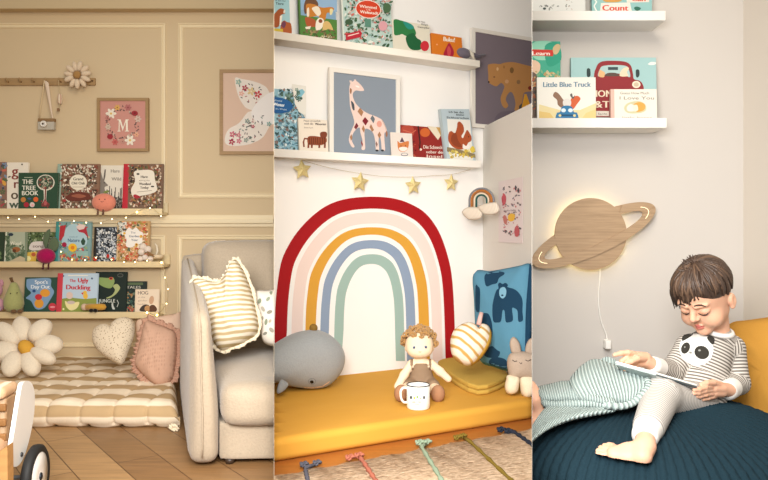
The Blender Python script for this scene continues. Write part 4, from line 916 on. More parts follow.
book(FB, M1, 300.5, 337, -26, 'farm picture book with an orange cow above a row of small animals', gd, '#7fa3c0', [
    ('poly', '#4f7f3a', [(300.5, 15), (337, 20), (337, 45), (300.5, 38)]), ('poly', '#8fb0d0', [(301, -20), (337, -14), (337, 12), (318, 8), (301, 10)]), ('spl', '#6a4a34', [(304, 5), (308, -3), (316, 0), (318, 6), (310, 10), (305, 14)]),
    ('spl', '#c07a30', [(306, 5), (313, 4), (322, 7.5), (331, 7), (334, 9), (331, 13), (327, 13), (325, 20), (321, 20), (318, 16), (311, 17), (308, 16)]), ('spl', '#e8dcc8', [(312, 8), (318, 6.5), (321, 13), (318, 16), (314, 12)]), ('spl', '#e0d4a0', [(330, 9), (333, 9.5), (332, 14), (330, 14.5)]), ('spl', '#e8dcc8', [(307, 9), (309, 8), (309, 16), (307, 16)]),
    ('spl', '#a85430', [(305, 18), (309, 17.5), (315, 20), (316, 26), (312, 27), (307, 26)]), ('spl', '#eae2d4', [(316, 22), (319, 18), (323, 19), (324, 23), (321, 29), (316, 30)]), ('spl', '#d0b070', [(323, 24), (326, 21), (330, 23), (333, 30), (328, 29), (323, 32)]), ('ell', '#8a4a34', 320.5, 21, 2, 2), ('poly', '#e8e0d0', [(305, 27), (311, 26), (310, 29), (306, 29)]),
    ('scat', ['#5a4030', '#7a6048', '#3f6030', '#a08a60'], (302, 29, 337, 40), 60, 2, 41), ('scat', ['#e8e4d8', '#d8c8a8'], (320, 35, 336, 39), 8, 1.6, 42)], spine='#4f7a3a')
book(FB, M1, 343.5, 393, -26, 'busy pale blue city picture book with red oval title patch', gd, '#b9cfc8', [
    ('scat', ['#8fb0a8', '#c8d8d0', '#4a6a50', '#c86a60', '#e0e4dc', '#3f5a44', '#a8c0c8', '#7a8a70', '#d0a8a0', '#345a3a'], (344, -22, 393, 47), 300, 3, 43), ('ell', '#4a6a4a', 387, 8, 4, 5), ('ell', '#3f5a3f', 349, 22, 4, 3), ('rect', '#5a8a78', 365, 19, 371, 27), ('ell', '#d8a0a8', 383, 26, 4.5, 5),
    ('ell', '#f0e4d8', 368.3, 9.2, 13, 9.2, 8), ('ell', '#cf4326', 368.3, 9.2, 12.2, 8.5, 8), ('txt', '#f4e8dc', 'Wimmel', 359.5, 7.5, 3, .1, 17, .25), ('txt', '#f4e8dc', 'in der', 366, 10.2, 1.6, .1, 5), ('txt', '#f4e8dc', 'Weltstadt', 360, 13, 3, .1, 18, .25), ('poly', '#b82a3a', [(345.5, 34), (360, 30.5), (362, 33), (361, 37), (346, 40.5)]), ('line', '#f0d8d0', [(348, 36), (359, 33)], .9)], spine='#d8ded6')
book(FB, M1, 393.8, 431, 18.5, 'cream picture book with a curved green leaf shape and a red ball', gd, '#e0dac8', [
    ('spl', '#2f7a44', [(393.8, 20), (401, 20.5), (408, 23), (414, 28), (416, 34), (412, 38), (406, 36), (402, 34), (399, 35), (394, 34)]), ('spl', '#1f5f38', [(406, 37), (413, 33), (417, 38), (421, 41), (421, 49), (413, 50), (408, 46)]), ('spl', '#2a9080', [(403, 21.5), (411, 24), (414, 28), (408, 29)]), ('ell', '#c82f3a', 424.8, 46, 4.3, 5.2),
    ('txt', '#4a4640', 'The Very', 417, 22, 1.8, .12, 8, .1), ('txt', '#4a4640', 'Hungry', 421, 25, 1.8, .12, 7, .1), ('txt', '#4a4640', 'Caterpillar', 417.5, 27.5, 1.7, .12, 12, .1)])
book(FB, M1, 432.8, 463, 32.3, 'orange board book with white title and red raindrop shape', gd, '#d87a26', [
    ('txt', '#f0e4d4', 'Buku!', 443, 41, 4.4, .1, 11.5, .5), ('spl', '#a8203a', [(449, 43), (451.5, 46), (454, 52), (452, 57), (446, 57), (443.5, 54), (446, 48)]), ('spl', '#c84a50', [(449, 46), (451, 51), (450, 56), (448, 56), (447, 50)]), ('ell', '#f0b080', 437, 44.5, .7, .7)])
T = Thing('plush_toy', 'small dark grey plush bird with cream beak lying at the end of the ledge', 'plush toy', FB, wallpt(FB, 463, 60, .07)); T.mw
c = T.hit(463, 53.5); MB().ball(c, (.042, .028, .026), mat('#6b6470', 'plush'), 20).build('body', T); c2 = T.hit(471, 55)
MB().tube([T.hit(468, 50.5, -.01), T.hit(472, 54, -.02), T.hit(474, 59.5, -.03)], [.008, .010, .004], mat('#c9c2b2', 'plush'), 10).build('beak', T)
MB().tube([T.hit(472, 54.5, .0), T.hit(478, 56.5, -.005), T.hit(485.5, 54.5, -.01)], [.012, .010, .003], mat('#5a545e', 'plush'), 10).build('tail', T)
# lower ledge
book(FB, M2, 262, 305, 86, 'blue winter forest picture book with dark blue oval title', ge, '#8fb8c8', [
    ('scat', ['#5a8aa0', '#b8d0d8', '#3f5a5a', '#6a7a80', '#8a6a60', '#4a7a90', '#dce4e4', '#2f4a4a'], (274, 88, 305, 152), 240, 2.8, 50), ('poly', '#e0dfd8', [(292, 84), (306, 86), (306, 116), (299, 112), (295, 104)]), ('poly', '#7fb8cc', [(299, 90), (302.5, 89), (305, 92), (299, 100), (296, 97)]), ('scat', ['#4a6a60', '#3f5a50', '#6a8a80'], (280, 88, 304, 104), 30, 2.6, 51),
    ('ell', '#1f5a94', 277, 105.2, 16, 8, 6), ('txt', '#e8f0f4', 'Winter', 273, 105.6, 3.2, .1, 11.5, .3), ('txt', '#c8dce8', 'Wimmel', 274, 101, 1.6, .1, 8), ('txt', '#c8dce8', 'im Wald', 275.5, 109.3, 1.6, .1, 11)], off=.05, spine='#8fb0c0')
book(FB, M2, 300, 328.5, 117.5, 'cream book with a striped brown cat standing under two lines of title', ge, '#e6dccd', [
    ('txt', '#6a5a50', 'Papa erzaehlt', 303.5, 121.5, 1.7, .02, 17, .1), ('txt', '#5a4a44', 'noch die', 304, 124.5, 2, .02, 9, .1), ('txt', '#3f302c', 'Woerter', 315, 125, 2.2, .02, 11, .3), ('txt', '#8a7a70', 'Bilderbuch', 304, 128.2, 1.4, .02, 9), ('spl', '#8a4428', [(308, 137), (314, 136), (321, 137), (326, 137.5), (326.5, 142), (322, 145), (314, 145), (308, 144)]), ('spl', '#7a3c26', [(320, 133.5), (322, 131.8), (326, 132), (327.2, 135), (325, 138.5), (321, 138)]),
    ('line', '#7a3c26', [(309, 139), (304.5, 138.5), (303.5, 142), (304, 147)], 1.6)] + [('line', '#7a3c26', [(x, 143), (x-.3, 148)], 1.9) for x in (308.6, 312, 319.5, 325)] + [('line', '#4f2818', [(x, 137.5), (x+.2, 144)], .6) for x in (309.5, 311.5, 313.5, 315.5, 317.5, 320, 322.5, 324.5)], off=.078)
fr2 = None
G = [('spl', '#e8cfc6', [(349.5, 86), (352.5, 81.5), (356, 81), (359, 83), (362.5, 87), (364, 90.5), (360, 91), (356, 90.5), (353, 93), (353, 97), (355.5, 103), (360, 108), (367, 113), (376, 116.5), (382, 120), (385.5, 126), (387, 132), (384.5, 133), (384.5, 141), (385, 150), (382, 150), (381, 141), (379.5, 135), (378.5, 141), (379, 150), (376, 150), (375, 140), (372.5, 132), (366, 128.5), (364.5, 133), (364.8, 140), (365, 149), (361.5, 149), (362.5, 141), (360.5, 133), (359.5, 127.5), (355.5, 130), (352.5, 135), (352, 141), (354.5, 146.5), (352, 147), (349, 141), (350, 134), (354, 124), (353.5, 118), (350.5, 108), (349.5, 98)]),
     ('poly', '#e8cfc6', [(350.5, 84), (349.3, 80.5), (351.5, 80.5), (352.3, 83)]), ('poly', '#e8cfc6', [(354.5, 82), (354, 79.5), (356, 79.5), (356.5, 82)]), ('ell', '#f4ece8', 357.5, 86.5, 2.2, .8, 20), ('spl', '#4a5058', [(351, 101), (354, 104), (354.5, 110), (352.5, 109)]), ('spl', '#9a6a48', [(350.2, 88), (351.8, 90), (351, 94), (349.8, 92)]),
     ('poly', '#a87a58', [(360, 107.5), (363.5, 112), (361.5, 116.5), (357.5, 111.5)]), ('poly', '#7a1f2c', [(365, 117), (368.5, 121), (365.5, 125.5), (362.2, 121)]), ('poly', '#6a727a', [(372.5, 115), (375, 119), (373.5, 123.5), (370.3, 118.5)]), ('poly', '#a87a58', [(363.3, 125), (365, 129), (364, 133), (361.8, 129)]), ('poly', '#7a3038', [(356.5, 122.5), (358.5, 126), (356, 129.5), (354, 127.5)]), ('poly', '#a87a58', [(371, 124), (374, 130), (372, 132), (369.5, 127)]),
     ('ell', '#e0a090', 379.3, 124, 2.6, 3.2), ('poly', '#a87a58', [(379.5, 131.5), (381.3, 135), (379.3, 138.5), (377.5, 135)]), ('poly', '#a87a58', [(351.5, 134), (352.5, 138), (351, 141), (349.8, 137)]), ('poly', '#8a4040', [(361.5, 140), (363, 144), (362.5, 147), (361, 143)]), ('poly', '#8a6a60', [(376, 141), (377.8, 144), (376.8, 147.5), (375.6, 144)]), ('line', '#c8a898', [(382, 120), (385.5, 127), (386.5, 132)], .7), ('ell', '#9a6a50', 386.6, 134, 1, 3), ('ell', '#2a2a30', 377, 150.5, 1.6, 1), ('ell', '#2a2a30', 382.5, 150.5, 1.6, 1)]
T = framed(FB, 329.6, 400.2, 66.8, 158, .06, 'white framed print of a patchwork giraffe walking on grey-blue ground', 'picture', None, '#e9e5dd', .0195, '#8893a0', G, fkind='paint')
fx = ('spl', '#cf7f48', [(397.5, 141), (400, 143), (404, 142), (408, 141), (409, 142.5), (408, 148), (405, 151.5), (400.5, 151.5), (398, 148)])
book(FB, M2, 392.3, 413.2, 131.8, 'small pale card book with an orange fox in a party hat', ge, '#e2d8cf', [fx, ('poly', '#5a4050', [(402, 137), (404.5, 142), (399.8, 142)]), ('spl', '#f0e6dc', [(399, 148), (403, 146.8), (407.5, 148), (405, 151), (401, 151)]), ('ell', '#6a7080', 404.5, 154.5, 3.6, 1.7), ('ell', '#e2d8cf', 404.5, 154.3, 2.9, 1.1), ('ell', '#2a2020', 401, 146, .5, .5), ('ell', '#2a2020', 405.5, 145.7, .5, .5)], off=.085, th=.006)
book(FB, M2, 401.2, 448, 124.2, 'dark red picture book with white handwritten title behind the squirrel book', ge, '#8f2a26', [
    ('spl', '#b04a3a', [(402, 127), (412, 126), (414, 134), (408, 139), (402, 140)]), ('ell', '#c8642f', 425, 132.5, 5, 4.5), ('poly', '#e0d4bc', [(427, 126), (441, 127.5), (443, 132), (438, 140)]), ('poly', '#c09858', [(436, 127), (448, 128), (446, 140), (441, 136)]), ('line', '#3a1f1c', [(418, 126), (420, 142), (419.5, 150)], 1.4), ('ell', '#f0e0d0', 420.8, 149.5, 1.2, 1.1), ('line', '#c86a50', [(403, 130), (412, 133), (416, 130)], 1),
    ('txt', '#e8d8cc', 'Die Schnecke', 423, 148.5, 3.4, .03, 21, .2), ('txt', '#e8d8cc', 'ueber der', 426, 153.2, 3, .03, 18, .2), ('txt', '#e8d8cc', 'Insel', 426, 157.5, 3, .03, 16, .2), ('scat', ['#a83a30', '#c05a40', '#6a1a1c'], (402, 140, 422, 158), 30, 1.6, 53)], off=.06)
book(FB, M2, 446.5, 475.8, 107, 'pale blue tall book with a red squirrel nibbling, leaning slightly', ge, '#b4c4cc', [
    ('poly', '#e6e4dc', [(447, 119), (470, 120), (473, 160), (450, 160)]), ('txt', '#2f3a40', 'Ich bin das', 448.5, 112.8, 2, .04, 15, .2), ('txt', '#2f3a40', 'kleine', 456, 115.5, 1.9, .04, 8, .2), ('txt', '#2f3a40', 'Eichhoernchen', 446.5, 118.3, 2, .04, 22, .2),
    ('spl', '#a8502c', [(455, 133), (457, 127), (457.5, 123), (459.5, 121.5), (463, 125), (464, 131), (461.5, 136), (463, 138), (465, 133.5), (467, 130), (469, 132), (471.5, 137), (471, 141), (468, 143), (466, 148), (460, 149.5), (453, 147), (448.5, 141), (448.5, 134), (451, 131)]), ('spl', '#8a3f24', [(452, 135), (456, 133), (458, 140), (462, 147), (455, 146), (451, 141)]), ('ell', '#2a1a14', 468.7, 136.8, .6, .6), ('spl', '#f0e8e0', [(463, 144), (466, 146), (468, 144), (470, 147), (467, 148.5), (463, 148.5)]),
    ('poly', '#8a7a5a', [(447, 147), (458, 149), (475, 154), (475.5, 158), (447, 151.5)]), ('scat', ['#d8c050', '#e8d880', '#a89a50', '#c8a840'], (448, 149, 475, 159), 34, 2.2, 55), ('spl', '#d8c04a', [(470, 149), (473, 146), (475, 150), (472, 153)])], off=.08, roll=-.08, spine='#a8b4b8')
# leopard print
LP = [('spl', '#b5834f', [(487.8, 66), (489.5, 64.2), (494, 63.6), (500, 64), (505, 62.6), (514, 62.2), (530, 66), (552, 70), (552, 92), (535, 91), (530, 91.5), (524, 93), (522.5, 100), (520.5, 108), (518.5, 111.5), (514.5, 110), (515.5, 104), (513.5, 95), (510.5, 92), (507.3, 95), (505.8, 100), (508.3, 105.5), (505.3, 108.3), (502, 105), (500.6, 98), (503, 91), (504.3, 86), (501, 83), (496.5, 86.3), (491.5, 84.5), (488.6, 82), (488.3, 75)]), ('ell', '#3a2a22', 488.8, 82, .9, 1), ('ell', '#d8b080', 497.5, 69, 1.1, 1.8), ('ell', '#7a5a34', 511.8, 70.3, 2, 3), ('ell', '#8a6a48', 518.5, 82, 1.9, 2.2), ('ell', '#c89a70', 506.8, 81.5, 1.9, 2, 20), ('ell', '#6a4a38', 494.2, 77, 1.1, .6), ('ell', '#9a7040', 504, 67, 1, 1.5),
      ('spl', '#6a606a', [(495, 118), (500, 112.5), (508, 111), (516, 111), (518, 114), (508, 119), (497, 123)]), ('poly', '#d89a30', [(524.5, 94), (526.5, 94), (530.5, 106), (521, 110)]), ('poly', '#4a4a48', [(519, 106), (522, 103), (521.5, 111), (519, 112)]), ('ell', '#7a2a24', 530, 88, 2, 2)]
T = framed(FB, 472.4, 560, 27.3, 126.9, .028, 'large white framed print of a tan leopard on mauve ground above the side wall', 'picture', None, '#e3ded5', .018, '#776c74', LP, fkind='paint')
# star garland
T = Thing('star_garland', 'string of four glittery gold stars under the lower white ledge', 'garland', FB, wallpt(FB, 360, 175, .03))
gold = None
def goldmat():
    m, N, L, b = newmat('gold_glitter'); n = N.new('ShaderNodeTexNoise'); n.inputs['Scale'].default_value = 400
    L.new(mapped(N, L), n.inputs['Vector']); L.new(mix(N, L, n.outputs['Fac'], rgb('#b9a562'), rgb('#fff0b4')), b.inputs['Base Color']); b.inputs['Metallic'].default_value = .25; b.inputs['Roughness'].default_value = .45; bump(N, L, b, n.outputs['Fac'], .8, .003); return m
gold = goldmat()
for x, y, r, ro in ((302.3, 169.6, 9.4, 6), (360, 182, 9.4, -6), (413.2, 185.6, 8.8, 4), (451.2, 183, 8.2, -2)):
    c = T.hit(x, y, -.0); R_ = 1.12*r/F*wallpt(FB, x, y, .03).y; vs = [(c.x, -.014, c.z), (c.x, .010, c.z)]
    for k in range(10):
        a = math.radians(90+ro+36*k); q = R_*(1 if k % 2 == 0 else .5); vs.append((c.x+q*math.cos(a), 0, c.z+q*math.sin(a)))
    fs = []
    for k in range(10): fs += [(0, 2+k, 2+(k+1) % 10), (1, 2+(k+1) % 10, 2+k)]
    MB().add(vs, fs, gold).build('star', T)
MB().tube([T.hit(x, y, 0) for x, y in spline([(276, 151), (290, 157), (303, 160.5), (330, 168), (360, 173.5), (385, 176.5), (413, 177), (435, 175.5), (451, 174.5), (468, 170), (480, 164)], 5, False)], .0009, mat('#b8a888', 'fabric'), 5).build('cord', T)
# rainbow on the wall
T = Thing('rainbow_decal', 'big painted rainbow of red, blush, mustard, blue and sage arches on the white wall', 'rainbow', FB, wallpt(FB, 366, 362, .0004))
tp = [(0, 0), (.003, .13), (.012, .3), (.036, .507), (.075, .63), (.128, .74), (.2, .845), (.284, .93), (.38, .98), (.495, 1), (.61, .998), (.702, .975), (.78, .93), (.835, .88), (.885, .80), (.925, .70), (.96, .56), (.982, .42), (.994, .22), (1, 0)]
def arch(xl, xr, yt): return [(xl+(xr-xl)*u_, 330-(330-yt)*v_) for u_, v_ in spline(tp, 3, False)]
bands = [((274.6, 454.8, 196.9), (287, 444.8, 208.8), '#a30a14'), ((291.5, 442, 212.3), (302.8, 432, 223.5), '#ecd8d0'), ((305.4, 429.3, 227.4), (315.8, 419, 234.8), '#d9a03c'), ((320.4, 415.6, 240.2), (329, 406.3, 248.6), '#8d9fb8'), ((334.4, 404.2, 254.3), (343.6, 395, 264), '#9db8b0')]
for (ao, ai, c) in bands:
    lo = [(ao[0]-.6 if ao[0] > 290 else ao[0], 361)]; ro_ = [(ao[1]+.8, 361)]; li = [(ai[0]-2.2, 361)]; ri = [(ai[1]+.8, 361)]
    po = lo+arch(*ao)+ro_; pi_ = li+arch(*ai)+ri; n = len(po); mb = MB()
    vf = [T.hit(x, y, -.001) for x, y in po+pi_]; vb = [T.hit(x, y, .0003) for x, y in po+pi_]
    fs = [(i, i+1, n+i+1, n+i) for i in range(n-1)]; m4 = 2*n
    fs += [(m4+i, m4+n+i, m4+n+i+1, m4+i+1) for i in range(n-1)]+[(i, m4+i, m4+i+1, i+1) for i in range(n-1)]+[(n+i, n+i+1, m4+n+i+1, m4+n+i) for i in range(n-1)]
    mb.add(vf+vb, fs, mat(c, 'paint', .7)).build('arch', T)

# yellow floor bed
T = Thing('floor_bed', 'thin mustard yellow mattress filling the floor of the play nook', 'mattress', FB, (0, 3.154, 0))
ym = mat('#dba03a', 'fabric'); y2 = None
def ymat():
    m, N, L, b = newmat('mustard_cotton'); n = N.new('ShaderNodeTexNoise'); n.inputs['Scale'].default_value = 3.5; n.inputs['Detail'].default_value = 4
    L.new(mapped(N, L, (1, 2.5, 1)), n.inputs['Vector']); L.new(mix(N, L, n.outputs['Fac'], rgb('#cd9638'), rgb('#d8a244')), b.inputs['Base Color']); b.inputs['Roughness'].default_value = .8; b.inputs['Specular IOR Level'].default_value = .2
    bump(N, L, b, n.outputs['Fac'], .25, .01); return m
soft(MB(), (-.9, -.765, .0), (1.1, -.002, .072), ymat(), .022, (0, .0, .0), 40).build('cover', T)
# rug
T = Thing('rug', 'natural woven rug with coloured knotted stripes in front of the yellow mattress', 'rug', FB, (0, 3.154, 0))
n2 = Vector((math.sin(TH), -math.cos(TH), 0)); fl2 = lambda x, y, z=0.0: T.hit(x, y, z, 2)
e0, e1 = fl2(262, 481.5), fl2(545, 428.5); R = random.Random(5); ed = []
for k in range(61):
    q = e0.lerp(e1, k/60); ed.append(Vector((q.x, q.y+R.uniform(-.004, .004)+.006*math.sin(k*.9), 0)))
def rugmat():
    m, N, L, b = newmat('woven_jute'); n = N.new('ShaderNodeTexNoise'); n.inputs['Scale'].default_value = 1; n.inputs['Detail'].default_value = 2
    L.new(mapped(N, L, (60, 130, 50)), n.inputs['Vector']); n3 = N.new('ShaderNodeTexNoise'); n3.inputs['Scale'].default_value = 1; L.new(mapped(N, L, (3, 34, 1), (0, 0, .1)), n3.inputs['Vector'])
    mr_ = N.new('ShaderNodeMapRange'); mr_.inputs[1].default_value = .3; mr_.inputs[2].default_value = .7; L.new(n.outputs['Fac'], mr_.inputs[0]); c1 = mix(N, L, mr_.outputs[0], rgb('#8a6a4e'), rgb('#f6dfc0')); L.new(mix(N, L, n3.outputs['Fac'], c1, rgb('#cfae8c')), b.inputs['Base Color']); b.inputs['Roughness'].default_value = 1; bump(N, L, b, n.outputs['Fac'], 1, .006); return m
mb = MB(); vs = [];
for p in ed: vs += [Vector((p.x, p.y, .001)), Vector((p.x, p.y-.004, .010)), Vector((p.x, p.y-.62, .010)), Vector((p.x, p.y-.62, .001))]
fs = [(4*i+k, 4*i+4+k, 4*i+5+k, 4*i+1+k) for i in range(60) for k in range(3)]
mb.add(vs, fs, rugmat(), True).build('weave', T)
def knot(x, y, col, r=.010, par=None):
    c = fl2(x, y, .012); R_ = random.Random(int(x)); m_ = MB()
    pts = [c+Vector((r*1.1*math.cos(a)*(1+.4*math.sin(a*.7)), r*1.0*math.sin(a*1.3), .004+.004*math.sin(a*2))) for a in np.linspace(0, 14, 40)]
    m_.tube(pts, r*.42, mat(col, 'knit'), 7).build('knot', par or T)
for pts, col, kn, r in (([(305, 468), (308, 481)], '#5a5a64', [(304, 465.5), (317, 464)], .007), ([(362, 460), (376, 481)], '#b06a56', [(350, 458.5), (359, 456.5)], .008), ([(421.5, 447), (441, 479), (442, 481)], '#95a78e', [(419.5, 443.5), (427, 443)], .008), ([(470.5, 442), (511, 480), (513, 482)], '#7f6a2c', [(457, 438.5), (463, 437)], .007), ([(515, 432.5), (533, 445.5), (545, 453)], '#2f3440', [(501, 430.5), (508, 432)], .0085)):
    P3 = [fl2(x, y, .013) for x, y in pts]; LL = []
    for i in range(len(P3)-1):
        for k in range(26): LL.append(P3[i].lerp(P3[i+1], k/12))
    LL.append(P3[-1]); LL = [fl2(kn[-1][0], kn[-1][1], .012)]+LL
    ST = MB().tube(LL, [r*.8*(1+.3*math.sin(i*2.0)) for i in range(len(LL))], mat(col, 'knit'), 8).build('stripe', T)
    for k in kn: knot(*k, col, r*1.15, ST)
# whale
def body_at(T, pts, tf, tb, m, y=0.0, rings=14, c=None, puff=.5, n=6, nm='body', build=True, **kw):
    ol = outline(T, pts, y, n); c_ = cen(ol) if c is None else (T.hit(*c, y).x, T.hit(*c, y).z); mb = MB().inflate(ol, c_, tf, tb, m, rings, puff, y=y); return mb.build(nm, T, **kw) if build else mb
T = Thing('plush_whale', 'big grey plush whale lying on the yellow mattress at the left', 'plush toy', FB, P(308, 389, 2.775))
gm = mat('#9a9ea0', 'plush')
whp = [(258, 362), (266, 351), (274, 345), (289, 336), (303.5, 330.8), (318, 330), (331, 335.5), (339.5, 344.5), (343, 355.6), (340.5, 368.5), (332.5, 379.5), (322, 387), (306.4, 388.5), (289, 386), (278.7, 383), (268, 380), (259, 374)]
mb = body_at(T, whp, .105, .095, gm, rings=18, c=(308, 360), n=7, build=False); bv = bvh_mb(mb, T)
mb.build('body', T)
m_ = MB(); m_.decal([(288, 385.5), (300, 386.8), (312, 387.4), (322, 386), (330, 380.8), (329, 382.8), (322.5, 387.3), (312, 388.7), (300, 388.3), (288, 386.8)], bv, .001, mat('#e0c8ae', 'plush'), 1.2, inv=T.inv); m_.build('belly', T, label='thin peach belly edge')
m_ = MB(); m_.decal(ell(311.8, 382, 1.9, 1.6), bv, .0015, mat('#14161a', 'paint', .25), .7, inv=T.inv); m_.build('eye', T)
m_ = MB(); m_.tube([bv.ray_cast(CAM, RAY(x, y).normalized())[0] and T.inv @ bv.ray_cast(CAM, RAY(x, y).normalized())[0] for x, y in ell(312, 381.3, 3.6, 2.9, 0, 22)], .0008, mat('#6a6e72', 'fabric'), 5, True).build('eye_stitching', T)
body_at(T, [(280.5, 380), (284, 380.5), (288.5, 383.5), (286.5, 388), (281.5, 392.5), (277.5, 393.8), (277, 389)], .012, .010, mat('#8f9396', 'plush'), y=-.100, rings=6, nm='fin')
c = T.hit(313.5, 328, .0); MB().ball(c, (.017, .015, .017), mat('#8a6a34', 'knit'), 14).build('bobble', T, label='golden brown bobble on the whale top')
# folded mat, bear cushion, apple cushion, bunny
T = Thing('folded_mat', 'folded ochre quilted mat lying on the yellow mattress under the apple cushion', 'mat', None, P(475, 392, 2.70), bay=2); T.mw
om = mat('#c6a24e', 'fabric'); zb = .073
def bedpt(x, y, z): d = RAY(x, y); t = (z-H)/d.z; return T.inv @ (CAM+d*t)
tops = [bedpt(437, 361.5, zb+.030), bedpt(458, 357, zb+.034), bedpt(492, 362, zb+.034), bedpt(507.5, 372.5, zb+.030), bedpt(505, 379.5, zb+.030), bedpt(478, 386.5, zb+.034), bedpt(450.5, 374.5, zb+.030)]
for z0, z1, sc_ in ((0, .016, 1.0), (.017, .034, .97)):
    cc = sum(tops, Vector())/len(tops); q = [cc+(Vector((p.x, p.y, 0))-Vector((cc.x, cc.y, 0)))*sc_ for p in tops]; qq = spline([(p.x, p.y) for p in q], 3)
    bz = T.inv.translation.z*0+zb-P(475, 392, 2.70).z; mb = MB(); n = len(qq); vs = []
    for k, (s_, z_) in enumerate(((.985, z0), (1, z0+.004), (1.003, (z0+z1)/2), (1, z1-.004), (.985, z1), (.93, z1+.001))): vs += [(cc.x+(x-cc.x)*s_, cc.y+(y-cc.y)*s_, bz+z_) for x, y in qq]
    mb.add(vs, [(j*n+i, j*n+(i+1) % n, j*n+n+(i+1) % n, j*n+n+i) for j in range(5) for i in range(n)]+[list(range(n))[::-1], [5*n+i for i in range(n)]], om, False).build('fold', T)
T = Thing('cushion', 'teal blue cushion printed with dark bears leaning in the nook corner', 'cushion', None, P(503, 372, 2.80), rot=(-.12, 0, -1.0), bay=2)
ol = outline(T, [(475.5, 272), (490, 271), (505, 268.5), (520, 265.5), (530, 264), (531.5, 280), (530, 310), (528, 345), (524, 368), (508, 371), (494, 367), (481, 361.5), (478, 340), (476, 300)], n=6)
mb = MB().inflate(ol, cen(ol), .055, .03, mat('#5b8fa9', 'fabric'), rings=14); bv = bvh_mb(mb, T); mb.build('cover', T)
nv = mat('#1f3f58', 'fabric')
bears = [[(496, 291), (498.5, 288.5), (498, 284.5), (500, 282.5), (502.5, 284), (505.5, 282.8), (508, 285), (507.5, 287), (514, 289), (519, 293), (522.5, 300), (522.5, 312), (523, 320), (519.5, 322), (518, 320), (517.5, 311), (514, 308), (512, 309), (513, 320), (508, 322.5), (505.5, 321), (504.5, 311), (502.5, 311), (501, 321), (497, 322.5), (493, 320.5), (492.5, 305)],
    [(484.5, 276), (488, 272.5), (495, 271.3), (503.5, 272), (504, 274.5), (499, 278), (497, 283), (492, 284.5), (487, 286.5), (485, 283)], [(475.5, 286), (478, 286.5), (480, 290), (479.8, 306), (479, 312), (475.5, 309)], [(480, 316), (487, 313), (491, 319), (492.5, 330), (491.5, 338), (487, 341), (489, 348), (486, 350), (481, 346), (479, 330)],
    [(483, 351), (487, 349), (492, 346), (497, 350), (500, 352), (498, 357), (491, 358), (485, 356)], [(489, 361), (493, 357.5), (500, 357.5), (506, 360), (508, 366), (505, 369), (497, 366.5), (490, 364.5)]]
for b_ in bears:
    m_ = MB(); m_.decal(spline(b_, 3), bv, .0012, nv, 1.5, inv=T.inv); m_.build('bear_print', T, label='dark navy bear print')
m_ = MB(); m_.decal(spline([(499.8, 289), (504, 287), (506.3, 290.5), (505.5, 296), (502.5, 298.5), (499.5, 295.5)], 3), bv, .0018, mat('#7fb0c8', 'fabric'), 1.2, inv=T.inv); m_.decal(ell(502.3, 295.3, 1.2, .9), bv, .0024, nv, .8, inv=T.inv); m_.build('bear_face', T)
gus = [outline(T, [(523.5, 268), (527.5, 266), (531.3, 264.5), (533, 290), (530, 340), (524, 366), (523, 345), (526, 310), (525.5, 285)], n=4)]
MB().inflate(gus[0], cen(gus[0]), .016, .02, nv, rings=8).build('piping', T, label='dark navy edge with white stitching')
T = Thing('apple_cushion', 'apple-shaped cushion in cream and tan stripes with pink stalk', 'cushion', None, P(469, 365, 2.72), rot=(-.30, 0, .10), bay=2)
am = stripe_mat('apple_stripe_knit', '#c49a55', '#eee0cc', (1, 0, 1.15), .031, .34, .1, .06, noise=.02)
ap = [(450.6, 348), (451, 337), (455, 329), (462, 324), (468, 322), (474.5, 324), (478.5, 328), (482, 323.5), (488.5, 326), (490.5, 334), (489.5, 343), (485, 352), (478, 360), (471, 365.3), (465.5, 365.5), (459, 362.5), (453, 357)]
body_at(T, ap, .06, .05, am, rings=12, c=(470, 344), nm='cover')
body_at(T, [(488, 325.5), (490.8, 331), (490.5, 342), (486, 351.5), (479.5, 360), (471, 366), (474, 360), (480, 352), (485, 342), (487.5, 333)], .045, .04, mat('#c4963c', 'knit'), y=.004, rings=8, nm='gusset', label='mustard side panel')
MB().tube([T.hit(478.5, 325, -.005), T.hit(480, 319, -.005), T.hit(481.5, 312.8, -.002)], [.010, .0095, .0085], mat('#dcb2a8', 'knit'), 12).build('stalk', T)
T = Thing('plush_bunny', 'grey-beige knitted bunny plush with sleeping eyes and cream legs at the right', 'plush toy', None, P(520, 396, 2.66), rot=(-.10, 0, 0), bay=2)
bm_ = mat('#b8a594', 'knit'); cm_ = mat('#ecdcc0', 'knit')
mb = body_at(T, [(508, 372), (507, 362), (509, 355), (514, 352), (521, 351.2), (529, 352), (536, 354), (539, 362), (538.5, 372), (536, 378.5), (520, 379), (511, 378)], .045, .035, bm_, build=False); bv = bvh_mb(mb, T); mb.build('body', T)
for pts in ([(512.5, 353.5), (509.8, 346), (510.5, 339.5), (514, 336.8), (518.5, 341), (521, 348), (520.5, 354)], [(525.5, 354), (526, 345), (529.5, 339), (533, 338.5), (535.5, 343), (534.5, 350), (532.5, 354.5)]): body_at(T, pts, .013, .012, bm_, rings=7, nm='ear')
for pts in ([(508, 375), (518.5, 376), (519, 385), (517, 392), (512, 394.6), (507, 393), (504.8, 387), (506, 380)], [(520.3, 376), (533, 376), (534, 386), (532, 395), (527.5, 397.8), (523, 396), (520.5, 390)]): body_at(T, pts, .034, .028, cm_, y=-.012, rings=9, nm='leg', label='cream leg')
m_ = MB()
def onbody(bv, pts, T, off=.001): 
    out = []
    for x, y in pts:
        r = bv.ray_cast(CAM, RAY(x, y).normalized())[0]
        if r is not None: out.append(T.inv @ (r-RAY(x, y).normalized()*off))
    return out
